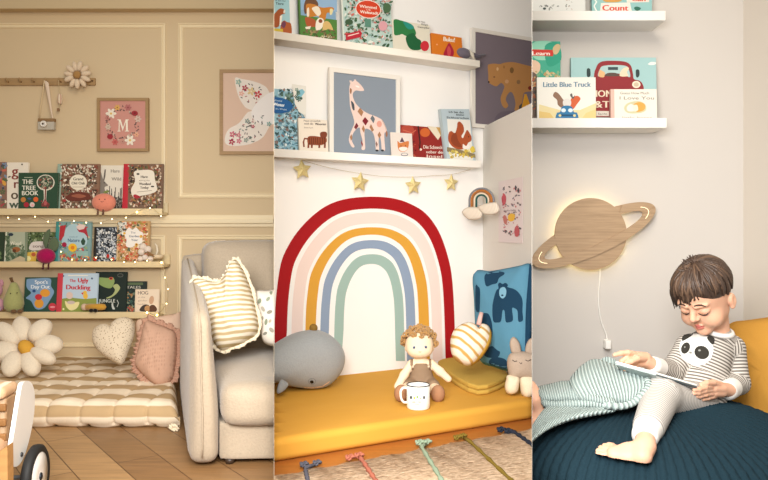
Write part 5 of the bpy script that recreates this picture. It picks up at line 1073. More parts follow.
for pts in ([(512.3, 360), (514.5, 361.5), (517, 361)], [(525.5, 360), (528, 361.2), (531, 359.6)]): MB().tube(onbody(bv, pts, T), .0014, mat('#3a3230', 'fabric'), 5).build('closed_eye', T)
MB().tube(onbody(bv, [(519.5, 362.5), (520.8, 364), (522, 362.5)], T), .0012, mat('#3a3230', 'fabric'), 5).build('nose', T)
# macrame rainbow
T = Thing('macrame_rainbow', 'small grey, rust, cream and green cord rainbow with fringe clouds hanging in the corner', 'wall hanging', None, P(481, 214, 3.19), rot=(0, 0, -.85), bay=2); Yr = wallpt(FB, 481, 202, .02).y
for r, c in ((11.6, '#84878c'), (9.6, '#b8743c'), (8.2, '#9a6a44'), (6.7, '#e3d6bf'), (5.0, '#2f5a56')):
    pts = [T.hit(481.6+r*1.05*math.cos(a), 200+r*math.sin(-a) if a >= 0 and a <= math.pi else 200, 0) for a in np.linspace(0, math.pi, 18)]
    pts = [T.hit(481.6+r*1.05, 209)]+pts+[T.hit(481.6-r*1.05, 211)]
    MB().tube(pts, .0046, mat(c, 'knit'), 8).build('cord', T)
for pts, yy in (([(462, 212.5), (467, 207.5), (476, 207), (482, 208), (482.5, 214), (480, 218.5), (474, 219.7), (468, 219)], -.006), ([(478, 207), (484, 204), (492, 202.3), (497, 202.8), (499.5, 210), (496, 214), (489, 215), (483, 213.5)], -.016)):
    body_at(T, pts, .010, .006, stripe_mat('fringe_cotton', '#c9bca8', '#e6dccd', (1, 0, .25), .0075, .3, 0, .2), y=yy, rings=6, nm='fringe')
# poster on the side wall
T = Thing('poster', 'small pale pink poster of scattered little animals and leaves on the nook side wall', 'poster', FK, wallpt(FK, 510, 242, .003))
PP = [('scat', ['#4a4048', '#b8505a', '#8a6a70', '#3f3a3a', '#c87a80', '#6a6a78'], (502, 186, 521, 236), 85, 1.5, 60), ('spl', '#c04a58', [(501.5, 198), (504, 194), (506, 197), (505.5, 203), (503, 205)]), ('spl', '#dfb030', [(508, 216), (511, 213.5), (515, 215), (513.5, 220.5), (509, 221)]), ('spl', '#b85058', [(514.5, 229), (517, 225.5), (519.5, 230), (518.5, 236), (515, 236)]), ('ell', '#4a4048', 515.6, 188, 1, 2.6), ('ell', '#4a4048', 518.3, 190.5, 1, 2.6), ('spl', '#b86a60', [(503, 217), (505, 215), (507, 219), (506.5, 224), (504, 223)]), ('txt', '#6a5058', 'hello baby', 504, 211.5, 1.8, -.05, 12)]
a_, b_ = T.hit(498.6, 181.8), T.hit(522.6, 243.0); mb = MB().box((a_.x, 0, T.hit(498.6, 242.2).z), (T.hit(522.6, 200).x, .0015, a_.z), mat('#d9cccb', 'paint', .5)); art(mb, T, PP, 0.0); mb.build('sheet', T)

# doll
T = Thing('rag_doll', 'curly-haired rag doll in taupe dungarees sitting on the yellow mattress behind the mug', 'doll', None, (P(420, 390, 2.70).x, 2.70, .072), bay=2)
sk = mat('#ecd3b4', 'fabric'); sd = SDF((-.18, 0, 0), (.18, 0, 0), 1); 
def q3(x, y, Y): return np.array(P(x, y, Y))
sc = 2.68/F
sd = SDF(tuple(q3(388, 405, 2.52)+np.array([0, 0, -.01])), tuple(q3(456, 322, 2.80)+np.array([0, .02, .02])), .0026)
sd.lo = np.array([q3(388, 405, 2.68)[0], 2.50, .06]); sd.n = tuple(int(v/.0026) for v in (.27, .30, .33)); sd.phi = np.full(sd.n, .05, np.float32)
sd.ell(q3(419.4, 344.5, 2.70), (14.2*sc, .047, 13.4*sc)); sd.ell(q3(419.6, 350, 2.69), (12.8*sc, .042, 8.4*sc), k=.01); sd.cap(q3(406.3, 349, 2.70), q3(406.6, 347, 2.70), .007, .007, .004); sd.cap(q3(432.6, 349, 2.70), q3(432.4, 347, 2.70), .007, .007, .004)
sd.cap(q3(420, 357, 2.70), q3(420.5, 364, 2.71), .016, .022, .006); sd.cap(q3(421, 366, 2.71), q3(421.5, 381, 2.71), .037, .046, .012)
sd.chain([q3(411.5, 363.5, 2.70), q3(404, 375, 2.68), q3(397.6, 386.5, 2.65)], [.016, .0155, .014], .01)
sd.chain([q3(431, 363.5, 2.70), q3(440, 371.5, 2.69), q3(448.5, 379, 2.68)], [.016, .0155, .013], .01)
sd.chain([q3(414, 385, 2.69), q3(402.5, 390.5, 2.58)], [.024, .020], .01); sd.chain([q3(428.5, 385, 2.69), q3(437.5, 390.5, 2.59)], [.024, .020], .01)
mb = MB(); V, Fq = sdf_add(mb, sd, sk, T); bv = bvh_of(V, Fq); mb.build('body', T)
sd2 = SDF((0, 0, 0), (.1, .1, .1), .01); sd2.lo = sd.lo.copy(); sd2.h = .0026; sd2.n = sd.n; sd2.phi = np.full(sd.n, .05, np.float32)
sd2.cap(q3(421, 369.5, 2.705), q3(421.5, 381, 2.705), .0405, .050, .008); sd2.cap(q3(413, 383.5, 2.69), q3(409, 387, 2.64), .028, .026, .008); sd2.cap(q3(430, 383.5, 2.69), q3(433.5, 386.5, 2.64), .028, .026, .008)
mb = MB(); dm = mat('#8f7760', 'fabric'); V2, F2 = sdf_add(mb, sd2, dm, T); b2 = bvh_of(V2, F2)
DG = mb.build('dungarees', T, label='taupe dungarees with shoulder straps')
for pts in ([(411.7, 359.5), (411.6, 364), (413, 369.5)], [(430, 359.5), (430.2, 364), (428.8, 369.5)]):
    MB().tube(onbody(bv, pts, T, .003), .0050, dm, 8).build('strap', DG)
for x, y in ((412.7, 366.8), (428.7, 366.6)): p = onbody(bv, [(x, y)], T, .007); MB().ball(p[0], (.0052, .003, .0052), mat('#c9b79c', 'paint', .4), 10).build('button', DG)
for x, y, Y in ((401.2, 393.3, 2.555), (438, 393.6, 2.565)):
    m_ = MB(); c = T.inv @ P(x, y, Y); m_.ball(c, (.026, .022, .032), mat('#a3785a', 'fabric'), 20); m_.build('shoe', T, label='tan brown shoe')
for x, y in ((414.2, 347.6), (425.6, 347.2)): p = onbody(bv, [(x, y)], T, .0004); MB().ball(p[0], (.0058, .002, .0062), mat('#6a7a98', 'paint', .4), 12).ball(p[0]+Vector((0, -.0016, 0)), (.0030, .0014, .0034), mat('#2a3040', 'paint', .3), 10).build('eye', T)
MB().tube(onbody(bv, [(418.6, 351.6), (420, 352.2), (421.4, 351.6)], T, .0005), .0009, mat('#b0705a', 'fabric'), 5).build('mouth', T)
hm = mat('#ad8450', 'plush'); R = random.Random(3); m_ = MB(); hc = Vector(q3(419.2, 343, 2.71))
cnt = 0
while cnt < 210:
    a = R.uniform(0, math.tau); e = R.uniform(-.25, 1.5); d = Vector((math.cos(a)*math.cos(e), math.sin(a)*math.cos(e), math.sin(e)))
    if d.y < -.15 and d.z < .52: continue
    k_ = R.uniform(.98, 1.16); p = hc+Vector((d.x*.058, d.y*.052, d.z*.056))*k_; cnt += 1
    ax = Vector((R.uniform(-1, 1), R.uniform(-1, 1), R.uniform(-1, 1))).normalized(); b_ = ax.orthogonal().normalized(); c_ = ax.cross(b_); r = R.uniform(.006, .010)
    pts = [T.inv @ (p+(b_*math.cos(t)+c_*math.sin(t))*r+ax*.004*(t/6)+Vector((0, 0, 0))) for t in np.linspace(0, 6.5, 9)]
    m_.tube(pts, .0032, hm, 5)
m_.build('hair', T, label='curly golden brown hair')
# enamel mug
mp_ = P(418.3, 411, 2.47); zt_ = .0725
T = Thing('enamel_mug', 'white enamel mug with black rim and small print in front of the doll', 'mug', None, (mp_.x, 2.47, zt_), bay=2)
r_ = 11.6/F*2.47; h_ = 24/F*2.47
MB().lathe([(0, 0), (r_*.93, 0), (r_*.97, .002), (r_, .006), (r_, h_*.97), (r_*.95, h_*.97), (r_*.94, .01), (0, .008)], mat('#f0ece4', 'paint', .2), n=48, cap=False).build('body', T)
MB().tube([(r_*.985*math.cos(a), r_*.985*math.sin(a), h_*.975) for a in np.linspace(0, math.tau, 48, endpoint=False)], .0019, mat('#1c1c1e', 'paint', .3), 8, True).build('rim', T, label='black rim')
hx = [(-r_*.95, 0, h_*.82), (-r_*1.3, -.002, h_*.84), (-r_*1.52, -.004, h_*.7), (-r_*1.5, -.004, h_*.45), (-r_*1.3, -.002, h_*.26), (-r_*.95, 0, h_*.22)]
MB().tube([tuple(v) for v in spline(hx, 5, False)], .0042, mat('#f0ece4', 'paint', .2), 10, ry=1.4).build('handle', T)
cyl = MB().lathe([(r_+.0002, 0), (r_+.0002, h_)], sk, n=64, cap=False); bvm = bvh_mb(cyl, T)
for x, y, rx, ry, c in ((411, 397.5, 1.2, 1.8, '#3a4a50'), (414.5, 398, 1.2, 1.3, '#c8c04a'), (417.3, 397, 1, 1.6, '#7aa050'), (420.3, 398.5, 1.2, 1.1, '#d8b090'), (424, 397.5, 1, 1.9, '#2f3438'), (414, 402, 2.6, .5, '#4a4a48'), (419.5, 402, 2.4, .5, '#4a4a48'), (417, 404.2, 3.4, .4, '#8a8a86')):
    pass
m_ = MB()
for x, y, rx, ry, c in ((411, 397.5, 1.2, 1.8, '#3a4a50'), (414.5, 398, 1.2, 1.3, '#c8c04a'), (417.3, 397, 1, 1.6, '#7aa050'), (420.3, 398.5, 1.2, 1.1, '#d8b090'), (424, 397.5, 1, 1.9, '#2f3438'), (414, 402, 2.6, .5, '#4a4a48'), (419.5, 402, 2.4, .5, '#4a4a48'), (417, 404.2, 3.4, .4, '#8a8a86')):
    m_.decal(ell(x, y, rx, ry, 0, 10), bvm, .0004, mat(c, 'paint', .4), 1, inv=T.inv)
m_.build('print', T)
# =================================================================== ROOM 3: the reading corner
lab3 = 'white picture ledges in the reading corner'
N1 = ledge(FC, 480, 665.7, 10.8, 20.4, .13, '#e9e7e3', 'white picture ledge at the very top of the reading corner wall', lab3, back=0)
N2 = ledge(FC, 480, 666.8, 118, 127.8, .13, '#eeebe7', 'white picture ledge above the wooden planet lamp', lab3, back=0)
gf, gg = 'books on the top reading corner ledge', 'books on the ledge above the planet lamp'
book(FC, N1, 520, 585.5, -60, 'white picture book with tiny grey drawings, at the left of the top ledge', gf, '#d4d6d4', [('scat', ['#6a6e6c', '#a8aca8', '#8a8e8a'], (538, 4, 560, 10.8), 16, 1.6, 70), ('scat', ['#8a8e8a', '#b8a8a0'], (565, -2, 578, 10.8), 9, 1.3, 71), ('ell', '#3f4a48', 544.5, 8.6, 1.6, 1.2)], off=.09, spine='#7a9a94', spw=0, lean=.04)
book(FC, N1, 592.5, 652, -60, 'teal picture book whose visible title word is Count in red', gf, '#8fbcbc', [('poly', '#dfdcd4', [(601, 3), (630, 2.5), (632, 12), (600, 12)]), ('poly', '#e4d8cc', [(626, -4), (649, -4), (649, 2), (627, 2.5)]), ('txt', '#cf3f30', 'Count', 601.8, 10.6, 5.6, 0, 26, .7), ('txt', '#cf3f30', 'Can', 631, 1, 4.5, 0, 14, .7),
    ('spl', '#c89850', [(603, -1), (612, -3), (622, -1), (618, 2), (606, 2)]), ('spl', '#2f6a5a', [(634, 8), (637, 6.5), (641, 8.5), (637, 11)]), ('line', '#dfe4e0', [(593.5, -10), (596, -6), (594, -2), (596.5, 2), (594, 6), (596.5, 11)], 1.5)], off=.09, lean=.04)
book(FC, N2, 518, 561, 40.5, 'bright green picture book with a red banner, cut off at the left', gg, '#3fa58c', [
    ('spl', '#8fd0b8', [(533, 43), (548, 41), (558, 46), (560, 56), (548, 60), (534, 58)]), ('spl', '#2f9a80', [(545, 46), (558, 43), (561, 60), (548, 66)]), ('poly', '#c8382f', [(524, 49), (554, 50), (553, 56.3), (524, 55.5)]), ('txt', '#f4e4dc', 'Learn', 531.5, 55, 3.8, .02, 18, .5), ('spl', '#c8b088', [(553, 48), (557, 44), (560.5, 46), (558, 53), (554, 54)]), ('spl', '#e0c0a8', [(528, 62), (534, 60), (540, 64), (539, 72), (532, 74)]),
    ('scat', ['#b89a6a', '#7fae8a', '#d0c098'], (532, 70, 561, 80), 36, 2.4, 72), ('spl', '#6a5a50', [(526, 76), (536, 74), (538, 90), (537, 120), (526, 120)]), ('scat', ['#c8a070', '#4a4040', '#a85a40'], (530, 76, 538, 118), 30, 2.2, 73)], off=.05, lean=.04)
T = book(FC, N2, 572, 657, 57, 'large pale blue book with a dark red truck, behind two smaller books', gg, '#9fc4c6', [
    ('spl', '#8c2f34', [(594, 76), (596, 68), (599, 63), (605, 61), (616, 60.8), (626, 62), (631, 66), (633, 74), (634, 79), (640, 81), (643, 85), (644, 92), (644, 121), (596, 121), (594, 100)]), ('spl', '#a9c6c6', [(598, 76), (600, 69), (603, 66), (614, 65), (626, 66), (629, 70), (630, 77), (624, 75), (614, 73), (604, 75)]), ('spl', '#dcb080', [(598.5, 75), (600, 70), (602.5, 71), (605, 73), (604, 77), (600, 77)]), ('spl', '#e4d0b4', [(620, 76), (621, 71), (625, 67.5), (629, 68), (627, 72), (628, 76)]), ('rect', '#3a4a50', 608, 67, 618, 70), ('spl', '#5a4a44', [(605, 76), (608, 73), (616, 73), (619, 76)]),
    ('spl', '#2f3f40', [(587, 69), (590, 69), (590.5, 75), (589, 77), (587, 76)]), ('spl', '#2f3f40', [(636, 70), (639, 70), (639.5, 75), (637.5, 77.5), (636, 76)]), ('ell', '#e6dcc8', 636.3, 84.5, 4.2, 3.6), ('ell', '#c8b8a0', 636.3, 84.5, 2.6, 2.2), ('txt', '#e4d8c0', 'MOM', 590, 96.8, 6.6, 0, 22, .6), ('txt', '#e4d8c0', '&TI', 594, 107.5, 6.6, 0, 18, .6), ('poly', '#d8d0c4', [(596, 111), (609, 111), (609, 116), (596, 116)]), ('txt', '#5a5048', 'farm', 598, 115, 2.4, 0, 9), ('spl', '#e4e8e4', [(648, 64), (651, 62), (656, 62.5), (655, 64.5), (650, 65)]), ('poly', '#9aa098', [(587, 117), (620, 117), (620, 121), (587, 121)])], off=.055, lean=.04, spw=0)
book(FC, N2, 537.8, 596, 77, 'cream and yellow Little Blue Truck book with three animals over a small truck', gg, '#e3e2dc', [
    ('poly', '#ddcfa0', [(538, 104), (560, 110), (580, 110), (596, 103), (596, 121), (538, 121)]), ('poly', '#d8bc78', [(538, 111), (550, 113), (556, 121), (538, 121)]), ('poly', '#dcc68a', [(596, 109), (586, 113), (580, 121), (596, 121)]), ('txt', '#5a8098', 'Little Blue Truck', 542.5, 87, 5, -.005, 48, .45),
    ('spl', '#8a6a58', [(553, 96), (555, 92), (558.5, 93.5), (562, 98), (566, 104), (563, 108), (558, 105), (557, 100)]), ('spl', '#c8603a', [(571, 99), (574, 96.5), (578, 96), (580.5, 99), (577, 104), (573, 109), (570, 105)]), ('spl', '#d8d4d0', [(563, 101), (567, 98.5), (571, 101), (570, 106), (564, 106)]), ('spl', '#5a5a58', [(570, 95), (572, 93.5), (573, 97), (575, 95), (573, 99)]),
    ('spl', '#2f74a4', [(557, 113), (560, 112), (562, 107), (567, 105.5), (572, 107), (574, 112), (577, 113), (577, 120), (557, 120)]), ('ell', '#d4e4ec', 563.5, 110.3, 2.4, 2), ('ell', '#d4e4ec', 570.5, 110.3, 2.4, 2), ('rect', '#1f4a6a', 561, 114.5, 573, 116), ('ell', '#e8d890', 560, 115.5, 1.3, 1.3), ('ell', '#e8d890', 574.5, 115.5, 1.3, 1.3)], off=.10, lean=.04)
book(FC, N2, 611.5, 657, 89, 'small cream book with two sleepy hares, spine in pale pink', gg, '#e6e0d6', [
    ('txt', '#8a8478', 'Guess How Much', 620, 94.3, 2.6, 0, 29, .1), ('txt', '#8a8478', 'I Love You', 619, 99.5, 3.2, 0, 35, .1), ('spl', '#c8c4a0', [(624, 108), (628, 103), (638, 101), (645, 104), (646, 110), (640, 113), (628, 113)]), ('spl', '#d8dcd8', [(627, 107), (631, 104), (635, 107), (634, 111), (628, 111)]), ('spl', '#d8a050', [(634, 104), (640, 102), (645, 105), (644, 110), (637, 112), (635, 108)]), ('spl', '#e4dccc', [(633, 106), (637, 105), (638, 110), (634, 111)]), ('txt', '#9a9488', 'little hares', 622, 119, 2.6, 0, 30, .1)], off=.10, spine='#dcb4a8', spw=3, lean=.04)

# planet lamp
T = Thing('planet_lamp', 'wooden ringed planet wall lamp with warm light glowing behind it', 'wall lamp', FC, P(591, 270, 2.36))
wp_ = mat('#c09d76', 'wood'); wq = mat('#b38e66', 'wood')
def wood2():
    m, N, L, b = newmat('oak_veneer'); n = N.new('ShaderNodeTexNoise'); n.inputs['Scale'].default_value = 5; n.inputs['Detail'].default_value = 8; n.inputs['Roughness'].default_value = .65
    L.new(mapped(N, L, (1.2, 5, 26), (0, math.radians(-6), 0)), n.inputs['Vector']); L.new(mix(N, L, n.outputs['Fac'], rgb('#6f5438'), rgb('#d2b492')), b.inputs['Base Color']); b.inputs['Roughness'].default_value = .55; return m
wv = wood2(); T.y = 0
def disc(pts, y0, y1, m, nm, **kw):
    vs = [T.hit(x, yy, y0) for x, yy in pts]; MB().prism([(v.x, v.z) for v in vs], y0, y1, m).build(nm, T, **kw)
disc(ell(590.8, 234, 36, 36, 0, 72), 0, .006, wv, 'planet_disc')
def ringpts(a, b, n=72, rot=-24.5, cx=593.8, cy=235.2): return ell(cx, cy, a, b, rot, n)
oo, ii = ringpts(67.5, 19.5), ringpts(54, 10.0); n = 72
inpl = lambda p: math.hypot(p[0]-590.8, p[1]-234) < 36.0
keep = []
mb = MB()
yf = [(-.009 if True else 0) for _ in range(n)]
def quad(i, y0, y1, m):
    j = (i+1) % n; q = [oo[i], oo[j], ii[j], ii[i]]; f = [T.hit(x, yy, y0) for x, yy in q]; bq = [Vector((v.x, y1, v.z)) for v in f]
    mb.add(f+bq, [(0, 1, 2, 3), (7, 6, 5, 4), (0, 4, 5, 1), (1, 5, 6, 2), (2, 6, 7, 3), (3, 7, 4, 0)], m)
rot_ = math.radians(-24.5)
for i in range(n):
    mid = ((oo[i][0]+ii[i][0])/2, (oo[i][1]+ii[i][1])/2); upper = math.sin(math.tau*(i+.5)/n) < 0
    if upper and inpl(mid): quad(i, .0065, .012, wv)
    else: quad(i, -.006 if not upper else .0005, -.0002 if not upper else .0062, wv)
mb.build('ring', T)
lg = mat('#ffe9a0', 'glow', 10)
c = T.hit(590.8, 234, .016); R_ = 30/F*2.37
MB().tube([(c.x+R_*math.cos(a), .020, c.z+R_*math.sin(a)) for a in np.linspace(0, math.tau, 48, endpoint=False)], .0035, lg, 8, True).build('light_strip', T, label='warm white light strip')
for a0, a1 in ((-32, 32), (148, 212)):
    pts = [T.hit(593.8+(60)*math.cos(math.radians(a))*math.cos(rot_)-14.5*math.sin(math.radians(a))*math.sin(rot_), 235.2+60*math.cos(math.radians(a))*math.sin(rot_)+14.5*math.sin(math.radians(a))*math.cos(rot_), -.0068) for a in np.linspace(a0*.8 if a0 < 0 else 154, a1*.8 if a1 < 90 else 206, 14)]
    MB().tube(pts, .0007, mat('#fff0c8', 'glow', 1.6), 5).build('edge_light', T)
MB().lathe([(0, 0), (.04, 0), (.04, .025), (0, .025)], mat('#d8d4cc', 'paint'), center=(c.x, .012, c.z), mx=Matrix.Rotation(-math.pi/2, 4, 'X'), n=32).build('wall_mount', T)
_c = MB().tube([T.hit(x, yy, .025) for x, yy in spline([(600, 262), (600, 275), (598.5, 300), (601, 320), (606, 334), (607.3, 341)], 5, False)], .0021, mat('#f2f0ec', 'paint', .4), 8); CAB = _c.build('cable', T)
m_ = MB(); a = T.hit(605, 340, .01); b = T.hit(610.5, 349, .01); m_.box((a.x, .0, b.z), (b.x, .03, a.z), mat('#f2f0ec', 'paint', .4), .004).build('plug', CAB)

# pouf
PC = Vector(((650-CX)/F*1.75, 1.75, 0)); PR = .385; PZ = .135; PB = .130
T = Thing('pouf', 'large navy blue chunky knitted pouf the child sits on', 'pouf', None, PC, bay=3)
def pprof(q): # q: 0 centre top .. 1 bottom centre
    a = q*math.pi; e = .8
    return PR*abs(math.sin(a))**.72, PZ+PB*math.copysign(abs(math.cos(a))**.85, math.cos(a))
mb = MB(); NA = 110*6; NQ = 60; vs = []; oc = Vector((.0, .06))
for j in range(1, NQ):
    r, z = pprof(j/NQ)
    for i in range(NA):
        a = math.tau*i/NA; rb = .0055*abs(math.sin(a*55))**.7*min(1, r/.12); kn = .0012*math.sin(j*2.1+ (i//6)*math.pi)
        shift = oc*(1-r/PR)*(1 if z > PZ else 0); vs.append((r*math.cos(a)+shift.x+math.cos(a)*(rb+kn)*.7, r*math.sin(a)+shift.y+math.sin(a)*(rb+kn)*.7, max(.001, z+(rb+kn)*(1 if z > PZ else 0))))
fs = [((j)*NA+i, (j)*NA+(i+1) % NA, (j+1)*NA+(i+1) % NA, (j+1)*NA+i) for j in range(NQ-2) for i in range(NA)]
fs += [list(range(NA))[::-1], [(NQ-2)*NA+i for i in range(NA)]]
mb.add(vs, fs, mat('#1a2d36', 'knit'), True); mb.build('cover', T)
pbv = bvh_mb(mb, T)
def onpouf(x, y, off=0.0, dflt=1.6):
    d = RAY(x, y).normalized(); r = pbv.ray_cast(CAM, d)
    if r[0] is None: return P(x, y, dflt)
    return r[0]+r[1].normalized()*off*(1 if r[1].z > 0 else -1)
# mustard cushion behind the child
T = Thing('cushion', 'large mustard cushion propped in the corner behind the child', 'cushion', None, P(745, 420, 2.02), rot=(-.25, 0, -.15), bay=3)
ol = outline(T, [(716, 345), (722, 332), (732, 322.5), (748, 320), (770, 317), (800, 314), (806, 350), (803, 390), (790, 425), (775, 432), (759, 436), (745, 430), (728, 421), (718, 405), (714, 380)], n=6)
MB().inflate(ol, cen(ol), .06, .05, mat('#bf8c3e', 'fabric'), rings=12, wr=lambda t, k: .006*math.sin(t*29+k*7)*k*k*(1-k)*6).build('cover', T)

# ---- the child
T = Thing('person', 'toddler with dark hair in striped panda pyjamas, reading on the navy pouf', 'person', None, P(697, 410, 1.82), bay=3)
skn = mat('#dba98c', 'skin'); lipm = mat('#b9685c', 'skin'); blush = mat('#d89a80', 'skin')
yaw, pit, rol = math.radians(50), math.radians(29), math.radians(2)
fh = np.array([-math.sin(yaw), -math.cos(yaw), 0]); rr_ = np.array([math.cos(yaw), -math.sin(yaw), 0]); zz = np.array([0, 0, 1.0])
fv = fh*math.cos(pit)-zz*math.sin(pit); uv = fh*math.sin(pit)+zz*math.cos(pit)
r2 = rr_*math.cos(rol)+uv*math.sin(rol); uv = uv*math.cos(rol)-rr_*math.sin(rol); rr_ = r2
HC = np.array(P(703.5, 291.5, 1.84)); AX3 = np.stack([rr_, fv, uv], 1)
def hd(r, f, u): return HC+rr_*r+fv*f+uv*u
hs = SDF(HC-.14, HC+.13, .0019)
def he(c, r, k=.008, op='u', R=AX3): hs.ell(hd(*c), r, R, k, op)
he((0, -.007, .014), (.062, .072, .069)); he((0, .014, -.028), (.054, .059, .064), .02); he((0, .034, .018), (.050, .042, .043), .02)
for s_ in (-1, 1): he((s_*.029, .043, -.052), (.024, .024, .024), .016)
he((0, .048, -.084), (.021, .020, .017), .016); he((0, .0, -.058), (.046, .045, .032), .02)
for s_ in (-1, 1): he((s_*.0255, .088, -.012), (.019, .016, .0095), .010, 's')
for s_ in (-1, 1): he((s_*.0245, .0625, -.016), (.0140, .0125, .0115), .003)
for s_ in (-1, 1): hs.cap(hd(s_*.012, .079, .002), hd(s_*.036, .067, .003), .0045, .004, .008)
hs.cap(hd(0, .072, -.008), hd(0, .0855, -.031), .0055, .0085, .008)
for s_ in (-1, 1): he((s_*.0085, .078, -.0345), (.0055, .006, .005), .005)
he((0, .0685, -.0600), (.0115, .0070, .0036), .003); he((0, .0670, -.0680), (.0110, .0075, .0042), .003); he((0, .079, -.0641), (.013, .008, .0009), .0015, 's')
for s_ in (-1, 1):
    he((s_*.0615, -.012, -.030), (.0095, .014, .020), .004); he((s_*.0715, -.010, -.028), (.0045, .0085, .013), .003, 's'); he((s_*.062, -.006, -.046), (.006, .007, .007), .004)
hs.cap(hd(0, -.022, -.050), np.array(P(717, 338, 1.872)), .036, .034, .012)
mb = MB()
def hcol(c):
    d = c-HC; r, f, u = d@rr_, d@fv, d@uv
    if f > .058 and (r/.0125)**2+((u+.0643)/.0078)**2 < 1: return lipm
    return None
Vh, Fh = sdf_add(mb, hs, skn, T, hcol); hbv = bvh_of(Vh, Fh)
# hands
def hand(chains, ells, lo, hi, h=.0015):
    hn = SDF(lo, hi, h)
    for c, r, k in ells: hn.ell(c, r, None, k)
    for pts, rs in chains: hn.chain([np.array(P(*p)) for p in pts], rs, .0022)
    return sdf_add(mb, hn, skn, T)
s0 = lambda *p: np.array(P(*p))
# boy's right hand, pointing at the page
hand([([(652, 364.5, 1.745), (645, 360, 1.735)], [.0165, .0155]), ([(645, 358, 1.735), (637, 356.5, 1.72)], [.0150, .0125]), ([(644, 362, 1.735), (637, 361.5, 1.725)], [.0135, .0115]),
      ([(635.5, 354.5, 1.715), (628, 352.6, 1.700), (621, 353.2, 1.695), (614.5, 355, 1.69)], [.0078, .0068, .0062, .0050]),
      ([(634.5, 358, 1.718), (626.5, 357.8, 1.700), (622, 361, 1.698), (620.5, 366, 1.700)], [.0075, .0068, .0062, .0052]),
      ([(635.5, 361.5, 1.722), (629, 362.5, 1.705), (625.5, 365.5, 1.702), (625, 369.5, 1.705)], [.0072, .0064, .0058, .0050]),
      ([(637.5, 364.5, 1.728), (632.5, 366.5, 1.715), (630, 369, 1.712), (630, 372, 1.714)], [.0064, .0056, .0052, .0046]),
      ([(643, 358.5, 1.722), (637, 358.5, 1.700), (631, 361.5, 1.688), (626.5, 362.5, 1.685)], [.0095, .0078, .0068, .0056])], [], s0(608, 380, 1.66)-.01, s0(660, 343, 1.78)+np.array([.01, .0, .01]))
# boy's left hand gripping the book's edge
hand([([(730, 390.5, 1.775), (722, 389, 1.755)], [.0185, .0165]), ([(721, 388, 1.750), (713, 388, 1.735)], [.0155, .0130]), ([(721, 392, 1.752), (713.5, 392.5, 1.738)], [.0140, .0120]),
      ([(712, 386.5, 1.730), (705, 387.5, 1.708), (699, 389.5, 1.695), (694.5, 390, 1.69)], [.0076, .0068, .0062, .0050]),
      ([(712, 390, 1.731), (704.5, 391, 1.708), (698.5, 393, 1.697), (694, 393.2, 1.692)], [.0076, .0068, .0062, .0052]),
      ([(712.5, 393.5, 1.733), (705.5, 394.8, 1.712), (700, 396.2, 1.703), (696, 396.3, 1.699)], [.0072, .0064, .0058, .0050]),
      ([(714, 396.5, 1.738), (708, 398.2, 1.722), (703, 399.2, 1.715), (700, 399, 1.712)], [.0064, .0056, .0050, .0044]),
      ([(720, 385, 1.745), (713, 382.5, 1.725), (706.5, 383, 1.712), (701, 384.5, 1.708)], [.0095, .0080, .0068, .0054])], [], s0(688, 408, 1.66)-.01, s0(736, 374, 1.81)+np.array([.01, .0, .01]))
# torso, arms and legs
B = {}
torso = [(718, 340, 1.872), (708, 352, 1.872), (700, 378, 1.855), (697, 398, 1.835)]; tr = [.036, .055, .060, .066]
armL = [(732, 348, 1.875), (737.5, 383, 1.850), (727, 391, 1.775)]; alr = [.028, .024, .017]
armR = [(688, 347, 1.865), (671, 372, 1.825), (652, 365, 1.745)]; arr = [.026, .023, .0155]
def fy(x, y, r): return onpouf(x, y+1.5).y-r*.9
legL = [(704, 404, 1.830), (661, 396, 1.670), (645.5, 435, fy(645.5, 435, .045))]; llr = [.050, .037, .0225]
legR = [(690, 404, 1.840), (622, 392, 1.800), (549, 405, 1.690)]; lrr = [.048, .034, .024]
bs = SDF((.30, 1.34, .14), (1.0, 1.98, .58), .0036)
for ch, rs in ((torso, tr), (armL, alr), (armR, arr), (legL, llr), (legR, lrr)): bs.chain([s0(*p) for p in ch], rs, .012)
bs.chain([s0(729, 349, 1.872), s0(690, 348, 1.868)], [.030, .030], .012)
V_, F_ = sdf_add(mb, bs, skn, T)
# feet
YA = fy(645, 447, .030); fs_ = SDF(s0(590, 475, YA-.14)-.012, s0(662, 426, YA+.08)+np.array([.02, 0, .02]), .0018)
def fp(x, y, r, dy=0): return s0(x, y, fy(x, y, r)+dy)
fs_.chain([s0(645.5, 435, legL[2][2]), fp(645, 446, .032)], [.0215, .0205], .008); fs_.chain([fp(645, 446, .032), fp(642.5, 456, .022)], [.0200, .0175], .01)
fs_.chain([fp(642, 450, .026), fp(628, 451, .022), fp(613, 452.0, .018)], [.0200, .0160, .0115], .01); fs_.chain([fp(642, 457, .020), fp(626, 457, .017), fp(613, 455.5, .015)], [.0165, .0130, .0110], .01)
for k, (x, y, r) in enumerate(((598.5, 455, .0076), (598.3, 451, .0062), (600.8, 447.8, .0058), (604.6, 445.6, .0055), (608.8, 444.4, .0050))):
    fs_.chain([fp(616, 454.5-k*1.4, .016), fp(x+4, y+.2, .013), fp(x, y, .011)], [.0080, r*.82, r], .0010)
sdf_add(mb, fs_, skn, T)
f2 = SDF(s0(520, 440, 1.60)-.01, s0(560, 378, 1.75)+np.array([.0, 0, .02]), .002)
f2.chain([s0(556, 405, 1.695), s0(543, 408, 1.675)], [.026, .027], .01); f2.chain([s0(541, 411, 1.67), s0(534, 398, 1.66), s0(530, 387, 1.66)], [.026, .021, .016], .012); f2.chain([s0(541, 412, 1.67), s0(536, 421, 1.66)], [.024, .020], .012)
sdf_add(mb, f2, skn, T)
body = mb.build('body', T)
